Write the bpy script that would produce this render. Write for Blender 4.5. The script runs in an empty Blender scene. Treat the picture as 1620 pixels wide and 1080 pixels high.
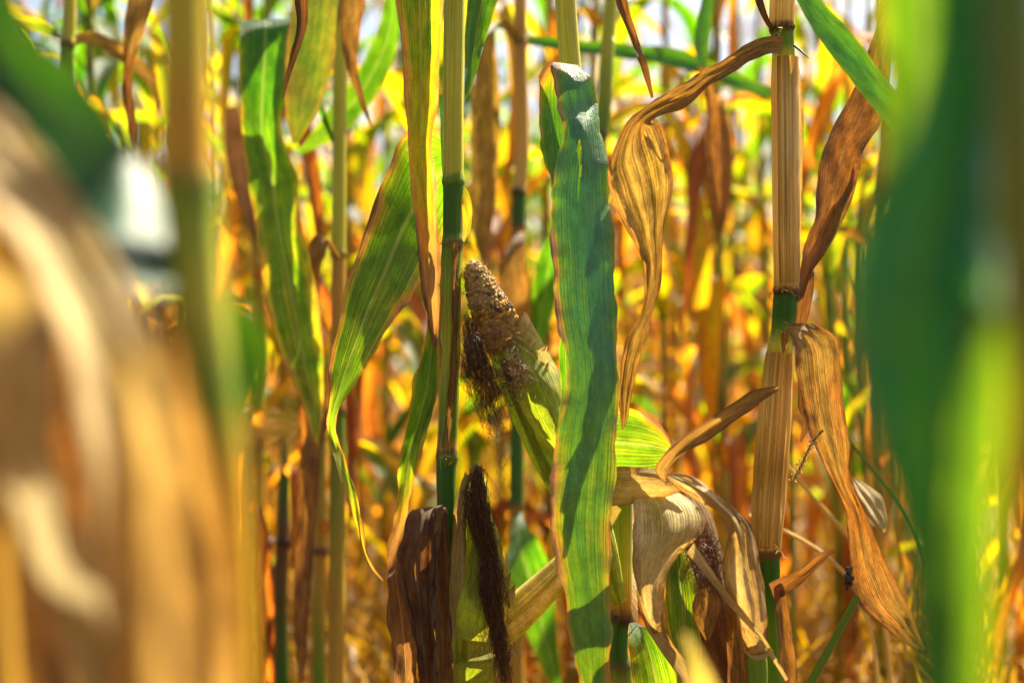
import bpy, math, random
import numpy as np
from mathutils import Vector, Matrix

# ------------------------------------------------------------------ camera, sky, sun, exposure
S = bpy.context.scene
COL = S.collection
CAM_H = 0.72
cam_d = bpy.data.cameras.new("camera"); cam = bpy.data.objects.new("camera", cam_d); COL.objects.link(cam)
cam.location = (0, 0, CAM_H); cam.rotation_euler = (math.radians(90), 0, 0)
cam_d.sensor_width = 36; cam_d.lens = 50; cam_d.clip_start = 0.02; cam_d.clip_end = 2000
cam_d.dof.use_dof = True; cam_d.dof.focus_distance = 1.24; cam_d.dof.aperture_fstop = 3.2
S.camera = cam

SUN_AZ, SUN_EL = math.radians(40), math.radians(51)
sv = Vector((math.sin(SUN_AZ) * math.cos(SUN_EL), math.cos(SUN_AZ) * math.cos(SUN_EL), math.sin(SUN_EL)))
w = bpy.data.worlds.new("World"); S.world = w; w.use_nodes = True
wn = w.node_tree
sky = wn.nodes.new("ShaderNodeTexSky"); sky.sky_type = 'NISHITA'; sky.sun_disc = False
sky.sun_elevation = SUN_EL; sky.sun_rotation = SUN_AZ; sky.air_density = 1.0; sky.dust_density = 4.0
bgn = wn.nodes["Background"]; bgn.inputs[1].default_value = 0.052
wn.links.new(sky.outputs[0], bgn.inputs[0])
sl = bpy.data.lights.new("sun", 'SUN'); sl.energy = 5.0; sl.angle = math.radians(0.5); sl.color = (1.0, 0.89, 0.70)
so = bpy.data.objects.new("sun", sl); COL.objects.link(so); so.rotation_euler = (-sv).to_track_quat('-Z', 'Y').to_euler()
so.location = (4, 8, 9)
S.view_settings.view_transform = 'Standard'; S.view_settings.look = 'None'
S.view_settings.exposure = 2.0; S.view_settings.gamma = 1.0
S.render.film_transparent = False
cy = S.cycles
cy.max_bounces = 10; cy.transmission_bounces = 6; cy.diffuse_bounces = 5; cy.glossy_bounces = 2
cy.use_denoising = True; cy.sample_clamp_indirect = 8.0

# ------------------------------------------------------------------ helpers
KX = 36 / 50 / 1620.0                 # metres per photo pixel at 1 m
CAMV = np.array([0, 0, CAM_H])
def P(px, py, d):                     # where a thing seen at that pixel and distance stands
    return np.array([(px - 810) * KX * d, d, CAM_H - (py - 540) * KX * d])
rng = np.random.default_rng(7)
ORIG = {}

def hermite(pts, n):
    """n samples of a smooth curve through rows of pts (chord-length parametrised)."""
    pts = np.asarray(pts, float)
    seg = np.linalg.norm(np.diff(pts[:, :3], axis=0), axis=1) + 1e-6
    t = np.concatenate([[0], np.cumsum(seg)])
    m = np.zeros_like(pts)
    dl = np.diff(pts, axis=0) / seg[:, None]
    m[0], m[-1] = dl[0], dl[-1]
    for i in range(1, len(pts) - 1):
        m[i] = (dl[i - 1] * seg[i] + dl[i] * seg[i - 1]) / (seg[i] + seg[i - 1])
    tt = np.linspace(0, t[-1], n)
    k = np.clip(np.searchsorted(t, tt, side='right') - 1, 0, len(seg) - 1)
    h = seg[k]; s = ((tt - t[k]) / h)[:, None]; h = h[:, None]
    return ((2*s**3 - 3*s**2 + 1) * pts[k] + (s**3 - 2*s**2 + s) * h * m[k]
            + (-2*s**3 + 3*s**2) * pts[k+1] + (s**3 - s**2) * h * m[k+1])

class MB:
    """collects geometry of ONE mesh object"""
    def __init__(self): self.v = []; self.f = []; self.uv = []; self.dry = []; self.col = []; self.mi = []; self.n = 0
    def add(self, v, f, uv=None, dry=0.0, col=(1, 1, 1), mi=0):
        v = np.asarray(v, float); n = len(v)
        self.v.append(v)
        self.uv.append(np.zeros((n, 2)) if uv is None else np.asarray(uv, float))
        self.dry.append(np.broadcast_to(np.asarray(dry, float), (n,)).copy())
        self.col.append(np.broadcast_to(np.asarray(col, float), (n, 3)).copy())
        self.f.extend([[i + self.n for i in q] for q in f]); self.mi.extend([mi] * len(f)); self.n += n
    def grid(self, V, uv, dry=0.0, col=(1, 1, 1), wrap=False, mi=0):
        nv, nu = V.shape[:2]
        f = []
        for j in range(nv - 1):
            for i in range(nu - 1 if not wrap else nu):
                a = j * nu + i; b = j * nu + (i + 1) % nu
                f.append([a, b, b + nu, a + nu])
        d = np.broadcast_to(np.asarray(dry, float).reshape(-1) if np.ndim(dry) else dry, (nv * nu,)) if np.ndim(dry) != 1 or len(np.asarray(dry)) == nv * nu else np.repeat(dry, nu)
        c = np.asarray(col, float)
        if c.ndim == 2 and len(c) == nv: c = np.repeat(c, nu, axis=0)
        self.add(V.reshape(-1, 3), f, uv.reshape(-1, 2), d, c, mi)
    def mesh(self, name, mats, origin=(0, 0, 0)):
        v = np.concatenate(self.v) - np.asarray(origin)
        me = bpy.data.meshes.new(name); me.from_pydata(v.tolist(), [], self.f)
        for m in mats: me.materials.append(m)
        me.polygons.foreach_set("material_index", self.mi)
        me.polygons.foreach_set("use_smooth", [True] * len(self.f))
        li = np.empty(len(me.loops), dtype=np.int32); me.loops.foreach_get("vertex_index", li)
        ul = me.uv_layers.new(name="UVMap"); ul.data.foreach_set("uv", np.concatenate(self.uv)[li].astype(np.float32).ravel())
        a = me.attributes.new("dry", 'FLOAT', 'POINT'); a.data.foreach_set("value", np.concatenate(self.dry).astype(np.float32))
        c = np.concatenate(self.col); c4 = np.concatenate([c, np.ones((len(c), 1))], axis=1).astype(np.float32)
        a = me.attributes.new("col", 'FLOAT_COLOR', 'POINT'); a.data.foreach_set("color", c4.ravel())
        me.update(); return me
    def build(self, name, mat, parent=None, label=None):
        o0 = ORIG.get(parent.name, np.zeros(3)) if parent is not None else np.zeros(3)
        o = bpy.data.objects.new(name, self.mesh(name, mat if isinstance(mat, list) else [mat], o0)); COL.objects.link(o)
        if parent is not None: o.parent = parent; ORIG[o.name] = o0
        if label: o["label"] = label
        return o

def tag(o, label=None, cat=None, group=None, kind=None):
    if label: o["label"] = label
    if cat: o["category"] = cat
    if group: o["group"] = group
    if kind: o["kind"] = kind
    return o
def thing(name, loc, label, cat, group=None):
    o = bpy.data.objects.new(name, None); COL.objects.link(o); o.location = Vector(tuple(loc)); o.empty_display_size = 0.05
    ORIG[o.name] = np.asarray(loc, float); return tag(o, label, cat, group)

def wav(t, seed, k=4):
    r = np.random.default_rng(seed); s = 0
    for i in range(k): s = s + r.uniform(.5, 1) / (i + 1) * np.sin(t * (i + 1) * r.uniform(.7, 1.3) + r.uniform(0, 6.28))
    return s / 1.6

def sheet_into(mb, rows, nu=13, nv=None, ruffle=(0.003, 0.05), pleat=None, ragged=1.5, curl=0.0, dry=None, seed=0, mid=0.5, mi=0, crumple=0.0012, de=(0, 0), holes=()):
    """a leaf blade through rows (left x,y, right x,y, distance, tilt, fold, dryness)"""
    R = np.array([list(r) + [0.0, 0.0, 0.3][len(r) - 5:] if len(r) < 8 else r for r in rows], float)
    if dry is not None: R[:, 7] = dry if np.isscalar(dry) else np.interp(np.linspace(0, 1, len(R)), np.linspace(0, 1, len(dry)), dry)
    C = np.array([P((r[0] + r[2]) / 2, (r[1] + r[3]) / 2, r[4]) for r in R])
    L = np.linalg.norm(np.diff(C, axis=0), axis=1).sum()
    if nv is None: nv = int(np.clip(L / 0.0055, 16, 110))
    R = hermite(np.concatenate([C, R], axis=1), nv)[:, 3:]
    C = np.array([P((r[0] + r[2]) / 2, (r[1] + r[3]) / 2, r[4]) for r in R])
    vl = np.concatenate([[0], np.cumsum(np.linalg.norm(np.diff(C, axis=0), axis=1))])
    V = np.zeros((nv, nu, 3)); UV = np.zeros((nv, nu, 2)); D = np.zeros((nv, nu))
    ph = seed * 1.7
    eL = wav(vl / 0.012, seed + 11) * ragged; eR = wav(vl / 0.012, seed + 12) * ragged
    ra, rl = ruffle
    rL = wav(vl / rl * 6.28, seed + 1, 3) * ra; rR = wav(vl / rl * 6.28, seed + 2, 3) * ra
    env = np.clip(np.minimum(vl, vl[-1] - vl) / 0.03, 0.15, 1)
    for i in range(nu):
        u = i / (nu - 1); s = 2 * u - 1; a = abs(s)
        q = u
        x = R[:, 0] * (1 - q) + R[:, 2] * q; y = R[:, 1] * (1 - q) + R[:, 3] * q
        dx = R[:, 2] - R[:, 0]; dy = R[:, 3] - R[:, 1]; ln = np.hypot(dx, dy) + 1e-6
        e = (eR if s > 0 else -eL) * a**6 * env
        x = x + dx / ln * e; y = y + dy / ln * e
        um = abs(u - mid) / (mid if u < mid else 1 - mid)
        off = R[:, 5] * s / 2 + R[:, 6] * (1 - math.sqrt(um * um + .02)) + curl * s * s
        off = off + (rR if s > 0 else rL) * a * a * env + crumple * wav(vl / 0.011 + 7 * u, seed + 5) * env
        if pleat:
            uu = u + .10 * wav(vl / .07, seed + 8) + .05 * wav(vl / .02, seed + 9)
            off = off + pleat[1] * env * ((.75 + .25 * wav(vl / .05, seed + 7)) * np.sin(6.283 * pleat[0] * uu + ph) + .55 * np.sin(6.283 * pleat[0] * 2.37 * uu + 2 * ph + 1.5 * u) * (.6 + .4 * wav(vl / .04, seed + 10)))
        d = R[:, 4] + off
        for j in range(nv): V[j, i] = P(x[j], y[j], d[j])
        UV[:, i, 0] = u; UV[:, i, 1] = vl + seed * 0.37; ew = np.clip(.65 + .8 * wav(vl / .022, seed + (21 if s > 0 else 22), 6), 0, 1.8)
        D[:, i] = R[:, 7] + np.where(ew > 0, (de[1] * max(0, s) + de[0] * max(0, -s)) * ew * a ** (1.3 + 2.6 / (.25 + ew)), 0)
    f0 = len(mb.f); n0 = mb.n
    mb.grid(V, UV, D.reshape(-1), mi=mi)
    if holes:
        gh = np.random.default_rng(seed + 77); keep = []
        for q in mb.f[f0:]:
            k = q[0] - n0; uu, vv = (k % nu + .5) / (nu - 1), (k // nu + .5) / (nv - 1)
            if not any(((uu - h[0]) / h[2])**2 + ((vv - h[1]) / h[3])**2 < 1 + gh.uniform(-.35, .35) for h in holes): keep.append(q)
        mb.f[f0:] = keep; mb.mi = mb.mi[:f0] + [mi] * len(keep)

def leaf(parent, rows, mat, name="leaf", label=None, **k):
    mb = MB(); sheet_into(mb, rows, **k); return mb.build(name, mat, parent, label)

def frames(pts):
    T = np.gradient(pts, axis=0); T /= np.linalg.norm(T, axis=1)[:, None] + 1e-9
    ref = np.array([0, -1.0, 0.02]) if abs(T[0][1]) < .9 else np.array([1.0, 0, 0])
    A = []; a = ref - T[0] * ref.dot(T[0]); a /= np.linalg.norm(a)
    for t in T:
        a = a - t * a.dot(t); a /= np.linalg.norm(a) + 1e-9; A.append(a.copy())
    A = np.array(A); return T, A, np.cross(T, A)

def tube_into(mb, pts, rad, ns=14, col=(1, 1, 1), dry=0.0, seed=0, a0=0, a1=2 * math.pi, mi=0, oval=1.0, rib=0.0):
    pts = np.asarray(pts, float); rad = np.broadcast_to(np.asarray(rad, float), (len(pts),))
    T, A, B = frames(pts); wrap = (a1 - a0) > 6.28
    ang = a0 + (a1 - a0) * np.arange(ns) / (ns if wrap else ns - 1)
    vl = np.concatenate([[0], np.cumsum(np.linalg.norm(np.diff(pts, axis=0), axis=1))]) + seed * 0.41
    rr = 1 + rib * np.sin(ang * 7 + seed)
    V = pts[:, None, :] + rad[:, None, None] * rr[None, :, None] * (np.cos(ang)[None, :, None] * A[:, None, :] + oval * np.sin(ang)[None, :, None] * B[:, None, :])
    UV = np.zeros(V.shape[:2] + (2,)); UV[..., 0] = (ang / 6.283)[None, :]; UV[..., 1] = vl[:, None]
    mb.grid(V, UV, dry, col, wrap=wrap, mi=mi)

def stalk(parent, st, mat, d=None, name="stalk", ns=20, step=0.004, rib=0.025, seed=0):
    """st: (x, y, radius in px, colour[, distance]) from the top down; drawn as one tapered, jointed stem"""
    pts = np.array([P(s[0], s[1], s[4] if len(s) > 4 else d) for s in st])
    rad = np.array([s[2] * KX * (s[4] if len(s) > 4 else d) for s in st])
    col = np.array([s[3] for s in st], float)
    seg = np.linalg.norm(np.diff(pts, axis=0), axis=1); t = np.concatenate([[0], np.cumsum(seg)])
    tt = np.unique(np.concatenate([t, np.arange(0, t[-1], step)]))
    sm = hermite(np.concatenate([pts], axis=1), max(len(tt) * 3, 50))
    ts = np.concatenate([[0], np.cumsum(np.linalg.norm(np.diff(sm, axis=0), axis=1))]); ts *= t[-1] / ts[-1]
    pp = np.stack([np.interp(tt, ts, sm[:, k]) for k in range(3)], axis=1)
    rr = np.interp(tt, t, rad); cc = np.stack([np.interp(tt, t, col[:, k]) for k in range(3)], axis=1)
    an = np.arange(ns) / ns * 6.283
    jit = .0022 * wav(an * 3, seed + 31, 5)[None, :] + np.random.default_rng(seed).normal(0, .0011, (len(tt), ns))
    cj = np.stack([np.interp(tt[:, None] + jit, t, col[:, k]) for k in range(3)], axis=2).reshape(-1, 3)
    rr = rr * (1 + .012 * wav(tt / .02, seed + 40))
    mb = MB(); tube_into(mb, pp, rr, ns, cj, seed=seed, rib=rib); return mb.build(name, mat, parent)

def sheath(parent, st, col, mat, a0, a1, seed=0, name="sheath", label=None):
    """a leaf base wrapped part way round its stem"""
    H = hermite(np.array([list(P(x, y, d)) + [r * KX * d] for x, y, r, d in st]), 70)
    ns = 26; t = np.linspace(0, 1, 70)
    ca = np.array([c for c in col], float); cc = np.stack([np.interp(t, np.linspace(0, 1, len(ca)), ca[:, k]) for k in range(3)], 1)
    cc = np.repeat(cc[:, None, :], ns, 1) * (1 + .12 * np.random.default_rng(seed).normal(0, 1, (1, ns, 1)))
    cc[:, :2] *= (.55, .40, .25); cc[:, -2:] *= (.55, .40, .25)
    mb = MB(); tube_into(mb, H[:, :3], H[:, 3] * (1 + .03 * wav(t * 14, seed)), ns, np.clip(cc, .02, .9).reshape(-1, 3), seed=seed, a0=a0, a1=a1, rib=.02)
    return mb.build(name, mat, parent, label)

def strands_into(mb, path, rad, n, r=0.00025, seed=0, stray=0.15, kink=0.004, seg=14, t0=(0, .3), t1=(.6, 1.0), fly=0.0):
    """silk: many fine threads wandering along a path inside its radius"""
    g = np.random.default_rng(seed)
    path = np.asarray(path, float); rad = np.asarray(rad, float)
    H = hermite(np.concatenate([path, rad[:, None]], axis=1), 60); T, A, B = frames(H[:, :3])
    tri = np.array([[1, 0], [-.5, .87], [-.5, -.87]])
    for k in range(n):
        a = g.uniform(*t0); b = g.uniform(*t1); th = g.uniform(0, 6.28); q = math.sqrt(g.uniform(0, 1)) * (1 + stray * abs(g.normal()))
        tt = np.linspace(a, b, seg); idx = np.clip((tt * 59).astype(int), 0, 59)
        th2 = th + wav(tt * 6, int(g.integers(1e6)), 3) * 1.2; qq = q * (1 + .35 * wav(tt * 9, int(g.integers(1e6)), 3))
        c = H[idx, :3] + (H[idx, 3] * qq)[:, None] * (np.cos(th2)[:, None] * A[idx] + np.sin(th2)[:, None] * B[idx])
        kx = kink * (1 + fly * tt)
        c = c + np.stack([wav(tt * 25, int(g.integers(1e6)), 4) * kx, wav(tt * 25, int(g.integers(1e6)), 4) * kx, wav(tt * 20, int(g.integers(1e6)), 3) * kx * .7], axis=1)
        tube_into(mb, c, r * np.linspace(1, .6, seg), 3, seed=k)

def lathe_px(mb, st, d=None, ns=26, col=(1, 1, 1), dry=0.3, seed=0, oval=1.0, n=50, rib=0.0):
    pts = np.array([P(s[0], s[1], s[3] if len(s) > 3 else d) for s in st]); rad = np.array([s[2] * KX * (s[3] if len(s) > 3 else d) for s in st])
    H = hermite(np.concatenate([pts, rad[:, None]], axis=1), n)
    tube_into(mb, H[:, :3], np.maximum(H[:, 3], 1e-4), ns, col, dry, seed, oval=oval, rib=rib)
    return H

# ------------------------------------------------------------------ materials
class NT:
    def __init__(self, name):
        self.m = bpy.data.materials.new(name); self.m.use_nodes = True; self.t = self.m.node_tree; self.t.nodes.clear()
        self.out = self.t.nodes.new("ShaderNodeOutputMaterial")
    def n(self, typ, ins=None, **props):
        nd = self.t.nodes.new("ShaderNode" + typ)
        for k, v in props.items(): setattr(nd, k, v)
        for k, v in (ins or {}).items():
            if isinstance(v, bpy.types.NodeSocket): self.t.links.new(v, nd.inputs[k])
            else: nd.inputs[k].default_value = v
        return nd
    def math(self, op, a, b=0.0, c=0.0, clamp=False):
        return self.n("Math", {0: a, 1: b, 2: c}, operation=op, use_clamp=clamp).outputs[0]
    def mix(self, f, a, b, blend='MIX'):
        nd = self.t.nodes.new("ShaderNodeMix"); nd.data_type = 'RGBA'; nd.blend_type = blend
        for i, v in ((0, f), (6, a), (7, b)):
            if isinstance(v, bpy.types.NodeSocket): self.t.links.new(v, nd.inputs[i])
            else: nd.inputs[i].default_value = (*v, 1) if i > 0 and len(v) == 3 else v
        return nd.outputs[2]
    def ramp(self, f, stops):
        nd = self.n("ValToRGB", {0: f}); e = nd.color_ramp.elements
        while len(e) < len(stops): e.new(0.5)
        for el, (p, c) in zip(e, stops): el.position = p; el.color = (*c, 1) if len(c) == 3 else c
        return nd.outputs[0]
    def sstep(self, x, lo, hi):
        return self.n("MapRange", {0: x, 1: lo, 2: hi, 3: 0.0, 4: 1.0}, interpolation_type='SMOOTHSTEP').outputs[0]
    def end(self, sh): self.t.links.new(sh, self.out.inputs[0]); return self.m

GREEN_R = [(0, (.022, .085, .018)), (.28, (.055, .15, .02)), (.45, (.26, .28, .035)), (.58, (.42, .22, .045)), (.72, (.46, .29, .13)), (1, (.17, .10, .055))]
GREEN_T = [(0, (.075, .30, .004)), (.28, (.26, .48, .006)), (.45, (.78, .62, .012)), (.58, (.90, .40, .015)), (.72, (.80, .38, .06)), (1, (.34, .13, .03))]

def leaf_mat(name, R=GREEN_R, T=GREEN_T, tf=0.5, rough=0.42, edge=0.22, patch=0.5, spec=0.45, vein=0.22, rib=0.6, spots=0.5, bump=0.5, veins=20.0, rnd=0.0, wrinkle=0.0, ruled=.5, blotch=.5):
    N = NT(name)
    uv = N.n("UVMap").outputs[0]; sp = N.n("SeparateXYZ", {0: uv}); U, Vv = sp.outputs[0], sp.outputs[1]
    dry = N.n("Attribute", attribute_name="dry").outputs["Fac"]
    rn = N.n("ObjectInfo").outputs["Random"]
    z = N.math('MULTIPLY', rn, 40.0)
    E = N.math('ABSOLUTE', N.math('MULTIPLY_ADD', U, 2.0, -1.0))
    def noise(su, sv_, detail=3.0, rough_=0.55):
        vec = N.n("CombineXYZ", {0: N.math('MULTIPLY', U, su), 1: N.math('MULTIPLY', Vv, sv_), 2: z}).outputs[0]
        return N.n("TexNoise", {"Vector": vec, "Scale": 1.0, "Detail": detail, "Roughness": rough_}).outputs["Fac"]
    streak = N.sstep(noise(veins * 1.9, 6.0, 5.0, .62), .28, .72); big = noise(3.0, 22.0, 4.0, .65); fine = noise(60, 420, 3.0, .7)
    vn = N.math('MULTIPLY_ADD', N.math('SINE', N.math('MULTIPLY_ADD', U, veins * 6.283, N.math('MULTIPLY', noise(9.0, 9.0, 2.0), 7.0))), 0.5, 0.5)
    m = N.math('ADD', dry, N.math('MULTIPLY', N.math('POWER', E, 5.0), edge))
    m = N.math('ADD', m, N.math('MULTIPLY_ADD', big, patch, -patch * .5))
    m = N.math('ADD', m, N.math('MULTIPLY_ADD', streak, .22, -.11))
    if rnd: m = N.math('ADD', m, N.math('MULTIPLY_ADD', rn, rnd, -rnd * .5))
    m = N.math('MINIMUM', N.math('MAXIMUM', m, 0.0), 1.0)
    cr = N.ramp(m, R); ct = N.ramp(m, T)
    vm = N.math('MULTIPLY_ADD', N.math('ADD', N.math('MULTIPLY', vn, ruled), streak), vein * 1.5, 1 - vein * 1.1)
    vm = N.math('MULTIPLY', vm, N.math('MULTIPLY_ADD', fine, .9, .55))
    vm = N.math('MULTIPLY', vm, N.math('MULTIPLY_ADD', N.sstep(noise(5.0, 45.0, 6.0, .72), .3, .7), blotch, 1 - blotch * .55))
    vc = N.n("CombineColor", {0: vm, 1: vm, 2: vm}).outputs[0]
    cr = N.mix(1.0, cr, vc, 'MULTIPLY'); ct = N.mix(1.0, ct, vc, 'MULTIPLY')
    if spots:
        vec = N.n("CombineXYZ", {0: N.math('MULTIPLY', U, 26.0), 1: N.math('MULTIPLY', Vv, 150.0), 2: z}).outputs[0]
        sn = N.n("TexNoise", {"Vector": vec, "Scale": 1.0, "Detail": 3.0}).outputs["Fac"]
        sm = N.math('MULTIPLY', N.sstep(sn, .66, .74), spots)
        cr = N.mix(sm, cr, (.40, .24, .07)); ct = N.mix(sm, ct, (.80, .50, .05))
        dk = N.math('MULTIPLY', N.sstep(noise(40, 90, 4.0, .7), .68, .78), spots)
        cr = N.mix(dk, cr, (.05, .03, .015)); ct = N.mix(dk, ct, (.10, .04, .01))
    rm = N.math('MULTIPLY', N.math('SUBTRACT', 1.0, N.sstep(N.math('ABSOLUTE', N.math('SUBTRACT', U, .5)), .014, .035)), rib)
    cr = N.mix(rm, cr, N.mix(m, (.22, .30, .10), (.50, .36, .18))); ct = N.mix(rm, ct, N.mix(m, (.5, .62, .08), (.6, .35, .10)))
    hgt = N.math('ADD', N.math('MULTIPLY', vn, .35), N.math('ADD', N.math('MULTIPLY', streak, .8), N.math('MULTIPLY', fine, .5)))
    if wrinkle: hgt = N.math('ADD', hgt, N.math('MULTIPLY', noise(6, 190, 3.0), wrinkle))
    bp = N.n("Bump", {"Strength": bump, "Distance": 0.0014, "Height": hgt}).outputs[0]
    rg = N.math('ADD', N.math('MULTIPLY', m, .25), N.math('MULTIPLY_ADD', streak, .15, rough - .08))
    pb = N.n("BsdfPrincipled", {"Base Color": cr, "Roughness": rg, "Specular IOR Level": spec, "Normal": bp}).outputs[0]
    tb = N.n("BsdfTranslucent", {"Color": ct, "Normal": bp}).outputs[0]
    return N.end(N.n("MixShader", {0: tf, 1: pb, 2: tb}).outputs[0])

def stem_mat(name, tf=0.08, rough=0.4, streaks=0.5, spec=0.4, rnd=0.0):
    N = NT(name)
    uv = N.n("UVMap").outputs[0]; sp = N.n("SeparateXYZ", {0: uv}); U, Vv = sp.outputs[0], sp.outputs[1]
    geo = N.n("TexCoord").outputs["Object"]
    ang = N.math('MULTIPLY', U, 6.28318)
    cv = N.n("CombineXYZ", {0: N.math('MULTIPLY', N.math('COSINE', ang), 9.0), 1: N.math('MULTIPLY', N.math('SINE', ang), 9.0), 2: N.math('MULTIPLY', Vv, 6.0)}).outputs[0]
    st = N.n("TexNoise", {"Vector": cv, "Scale": 1.0, "Detail": 5.0, "Roughness": .65}).outputs["Fac"]
    st = N.sstep(st, .3, .7)
    cv2 = N.n("CombineXYZ", {0: N.math('MULTIPLY', N.math('COSINE', ang), 2.0), 1: N.math('MULTIPLY', N.math('SINE', ang), 2.0), 2: N.math('MULTIPLY', Vv, 18.0)}).outputs[0]
    bl = N.n("TexNoise", {"Vector": cv2, "Scale": 1.0, "Detail": 5.0, "Roughness": .7}).outputs["Fac"]
    cv3 = N.n("CombineXYZ", {0: N.math('MULTIPLY', N.math('COSINE', ang), 14.0), 1: N.math('MULTIPLY', N.math('SINE', ang), 14.0), 2: N.math('MULTIPLY', Vv, 160.0)}).outputs[0]
    fk = N.n("TexNoise", {"Vector": cv3, "Scale": 1.0, "Detail": 3.0}).outputs["Fac"]
    base = N.n("Attribute", attribute_name="col").outputs["Color"]
    v = N.math('MULTIPLY', N.math('MULTIPLY_ADD', st, -.9 * streaks, 1 + .40 * streaks), N.math('MULTIPLY_ADD', bl, .7, .65))
    c = N.mix(1.0, base, N.n("CombineColor", {0: v, 1: v, 2: v}).outputs[0], 'MULTIPLY')
    c = N.mix(N.math('MULTIPLY', N.sstep(st, .62, .9), .5 * streaks * 2), c, N.mix(1.0, base, (.42, .26, .14), 'MULTIPLY'))
    c = N.mix(N.math('MULTIPLY', N.sstep(fk, .66, .74), .7), c, (.07, .035, .012))
    bp = N.n("Bump", {"Strength": .45, "Distance": .0008, "Height": N.math('ADD', st, N.math('MULTIPLY', fk, .3))}).outputs[0]
    pb = N.n("BsdfPrincipled", {"Base Color": c, "Roughness": rough, "Specular IOR Level": spec, "Normal": bp}).outputs[0]
    tb = N.n("BsdfTranslucent", {"Color": c, "Normal": bp}).outputs[0]
    return N.end(N.n("MixShader", {0: tf, 1: pb, 2: tb}).outputs[0])

def plain_mat(name, col, col2, scale=60.0, rough=.6, tf=0.0, tcol=None, spec=.3):
    N = NT(name)
    g = N.n("TexCoord").outputs["Object"]
    ns = N.n("TexNoise", {"Vector": g, "Scale": scale, "Detail": 5.0, "Roughness": .65}).outputs["Fac"]
    c = N.mix(N.sstep(ns, .3, .7), col, col2)
    bp = N.n("Bump", {"Strength": .4, "Distance": .001, "Height": ns}).outputs[0]
    sh = N.n("BsdfPrincipled", {"Base Color": c, "Roughness": rough, "Specular IOR Level": spec, "Normal": bp}).outputs[0]
    if tf: sh = N.n("MixShader", {0: tf, 1: sh, 2: N.n("BsdfTranslucent", {"Color": (*tcol, 1), "Normal": bp}).outputs[0]}).outputs[0]
    return N.end(sh)

TEAL_R = [(0, (.060, .25, .095)), (.28, (.075, .26, .03)), (.45, (.20, .25, .04)), (.58, (.36, .21, .06)), (.72, (.40, .26, .14)), (1, (.20, .12, .075))]
DRY_R = [(0, (.24, .21, .025)), (.3, (.48, .33, .065)), (.5, (.50, .32, .085)), (.7, (.39, .215, .055)), (.85, (.26, .145, .055)), (1, (.19, .125, .070))]
DRY_T = [(0, (.45, .42, .01)), (.3, (.78, .46, .015)), (.5, (.64, .36, .05)), (.7, (.58, .23, .03)), (.85, (.46, .15, .015)), (1, (.22, .09, .02))]
HUSK_R = [(0, (.46, .52, .04)), (.25, (.52, .53, .065)), (.45, (.56, .46, .11)), (.65, (.80, .62, .31)), (.82, (.48, .31, .10)), (1, (.21, .12, .045))]
HUSK_T = [(0, (.36, .52, .01)), (.25, (.58, .62, .02)), (.45, (.80, .60, .05)), (.65, (.78, .52, .14)), (.82, (.62, .32, .05)), (1, (.28, .11, .02))]
M = {}
M['green'] = leaf_mat("green_leaf_blade")
M['teal'] = leaf_mat("bluish_leaf_blade", R=TEAL_R, tf=.2, rough=.42, edge=.25, patch=.4, spec=.55, vein=.16, wrinkle=.9, ruled=.3, rib=0, bump=.6)
M['dry'] = leaf_mat("dry_leaf_blade", R=DRY_R, T=DRY_T, tf=.34, rough=.46, edge=.2, patch=.55, spec=.35, vein=.55, rib=.2, spots=.7, ruled=.15, blotch=.85, bump=.9)
M['husk'] = leaf_mat("husk_leaf_blade", R=HUSK_R, T=HUSK_T, tf=.42, rough=.5, edge=.25, patch=.35, spec=.3, vein=.26, rib=0, spots=.5, ruled=.25, blotch=.6, bump=.9, veins=24)
FIELD_R = [(0, (.012, .055, .006)), (.28, (.035, .10, .006)), (.45, (.17, .17, .01)), (.58, (.26, .13, .015)), (.72, (.26, .14, .04)), (1, (.09, .045, .018))]
FIELD_T = [(0, (.05, .24, .002)), (.28, (.20, .42, .002)), (.45, (.86, .64, .003)), (.58, (.95, .46, .004)), (.72, (.92, .29, .010)), (1, (.34, .07, .008))]
M['gloss'] = leaf_mat("shiny_leaf_blade", R=[(0, (.010, .055, .022)), (.28, (.02, .08, .02))] + GREEN_R[2:], T=GREEN_T, tf=.10, rough=.46, edge=.1, patch=.3, spec=.35, rib=.2, bump=.2)
M['lush'] = leaf_mat("lush_leaf_blade", R=[(0, (.02, .14, .07)), (.28, (.06, .20, .04))] + TEAL_R[2:], T=[(0, (.05, .42, .05)), (.28, (.22, .58, .02))] + GREEN_T[2:], tf=.42, rough=.33, edge=.2, patch=.7, spec=.6, rib=.4)
M['field'] = leaf_mat("field_leaf_blade", R=FIELD_R, T=FIELD_T, tf=.6, edge=.3, patch=.6, rnd=.3, spots=.3, rough=.32, spec=.5)
M['stem'] = stem_mat("jointed_stem", tf=.16)
M['sheath'] = stem_mat("dry_sheath", tf=.3, rough=.5, streaks=.42, spec=.3)
M['silk'] = plain_mat("dark_silk", (.075, .028, .011), (.24, .11, .045), 300, .5, .25, (.30, .10, .03))
M['palesilk'] = plain_mat("pale_silk", (.55, .36, .18), (.25, .11, .04), 300, .5, .2, (.8, .4, .1))
M['cob'] = plain_mat("dried_cob", (.34, .20, .07), (.52, .36, .16), 200, .7)
M['kernel'] = stem_mat("kernels", tf=.12, rough=.62, streaks=.3, spec=.2)
M['straw'] = plain_mat("straw_litter", (.30, .15, .018), (.50, .28, .05), 3, .6, .35, (.75, .32, .01))
M['grass'] = plain_mat("dry_grass", (.20, .11, .006), (.13, .13, .006), 2, .45, .5, (.70, .38, .005))
M['soil'] = plain_mat("soil", (.05, .025, .01), (.10, .055, .02), 14, .9)

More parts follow.
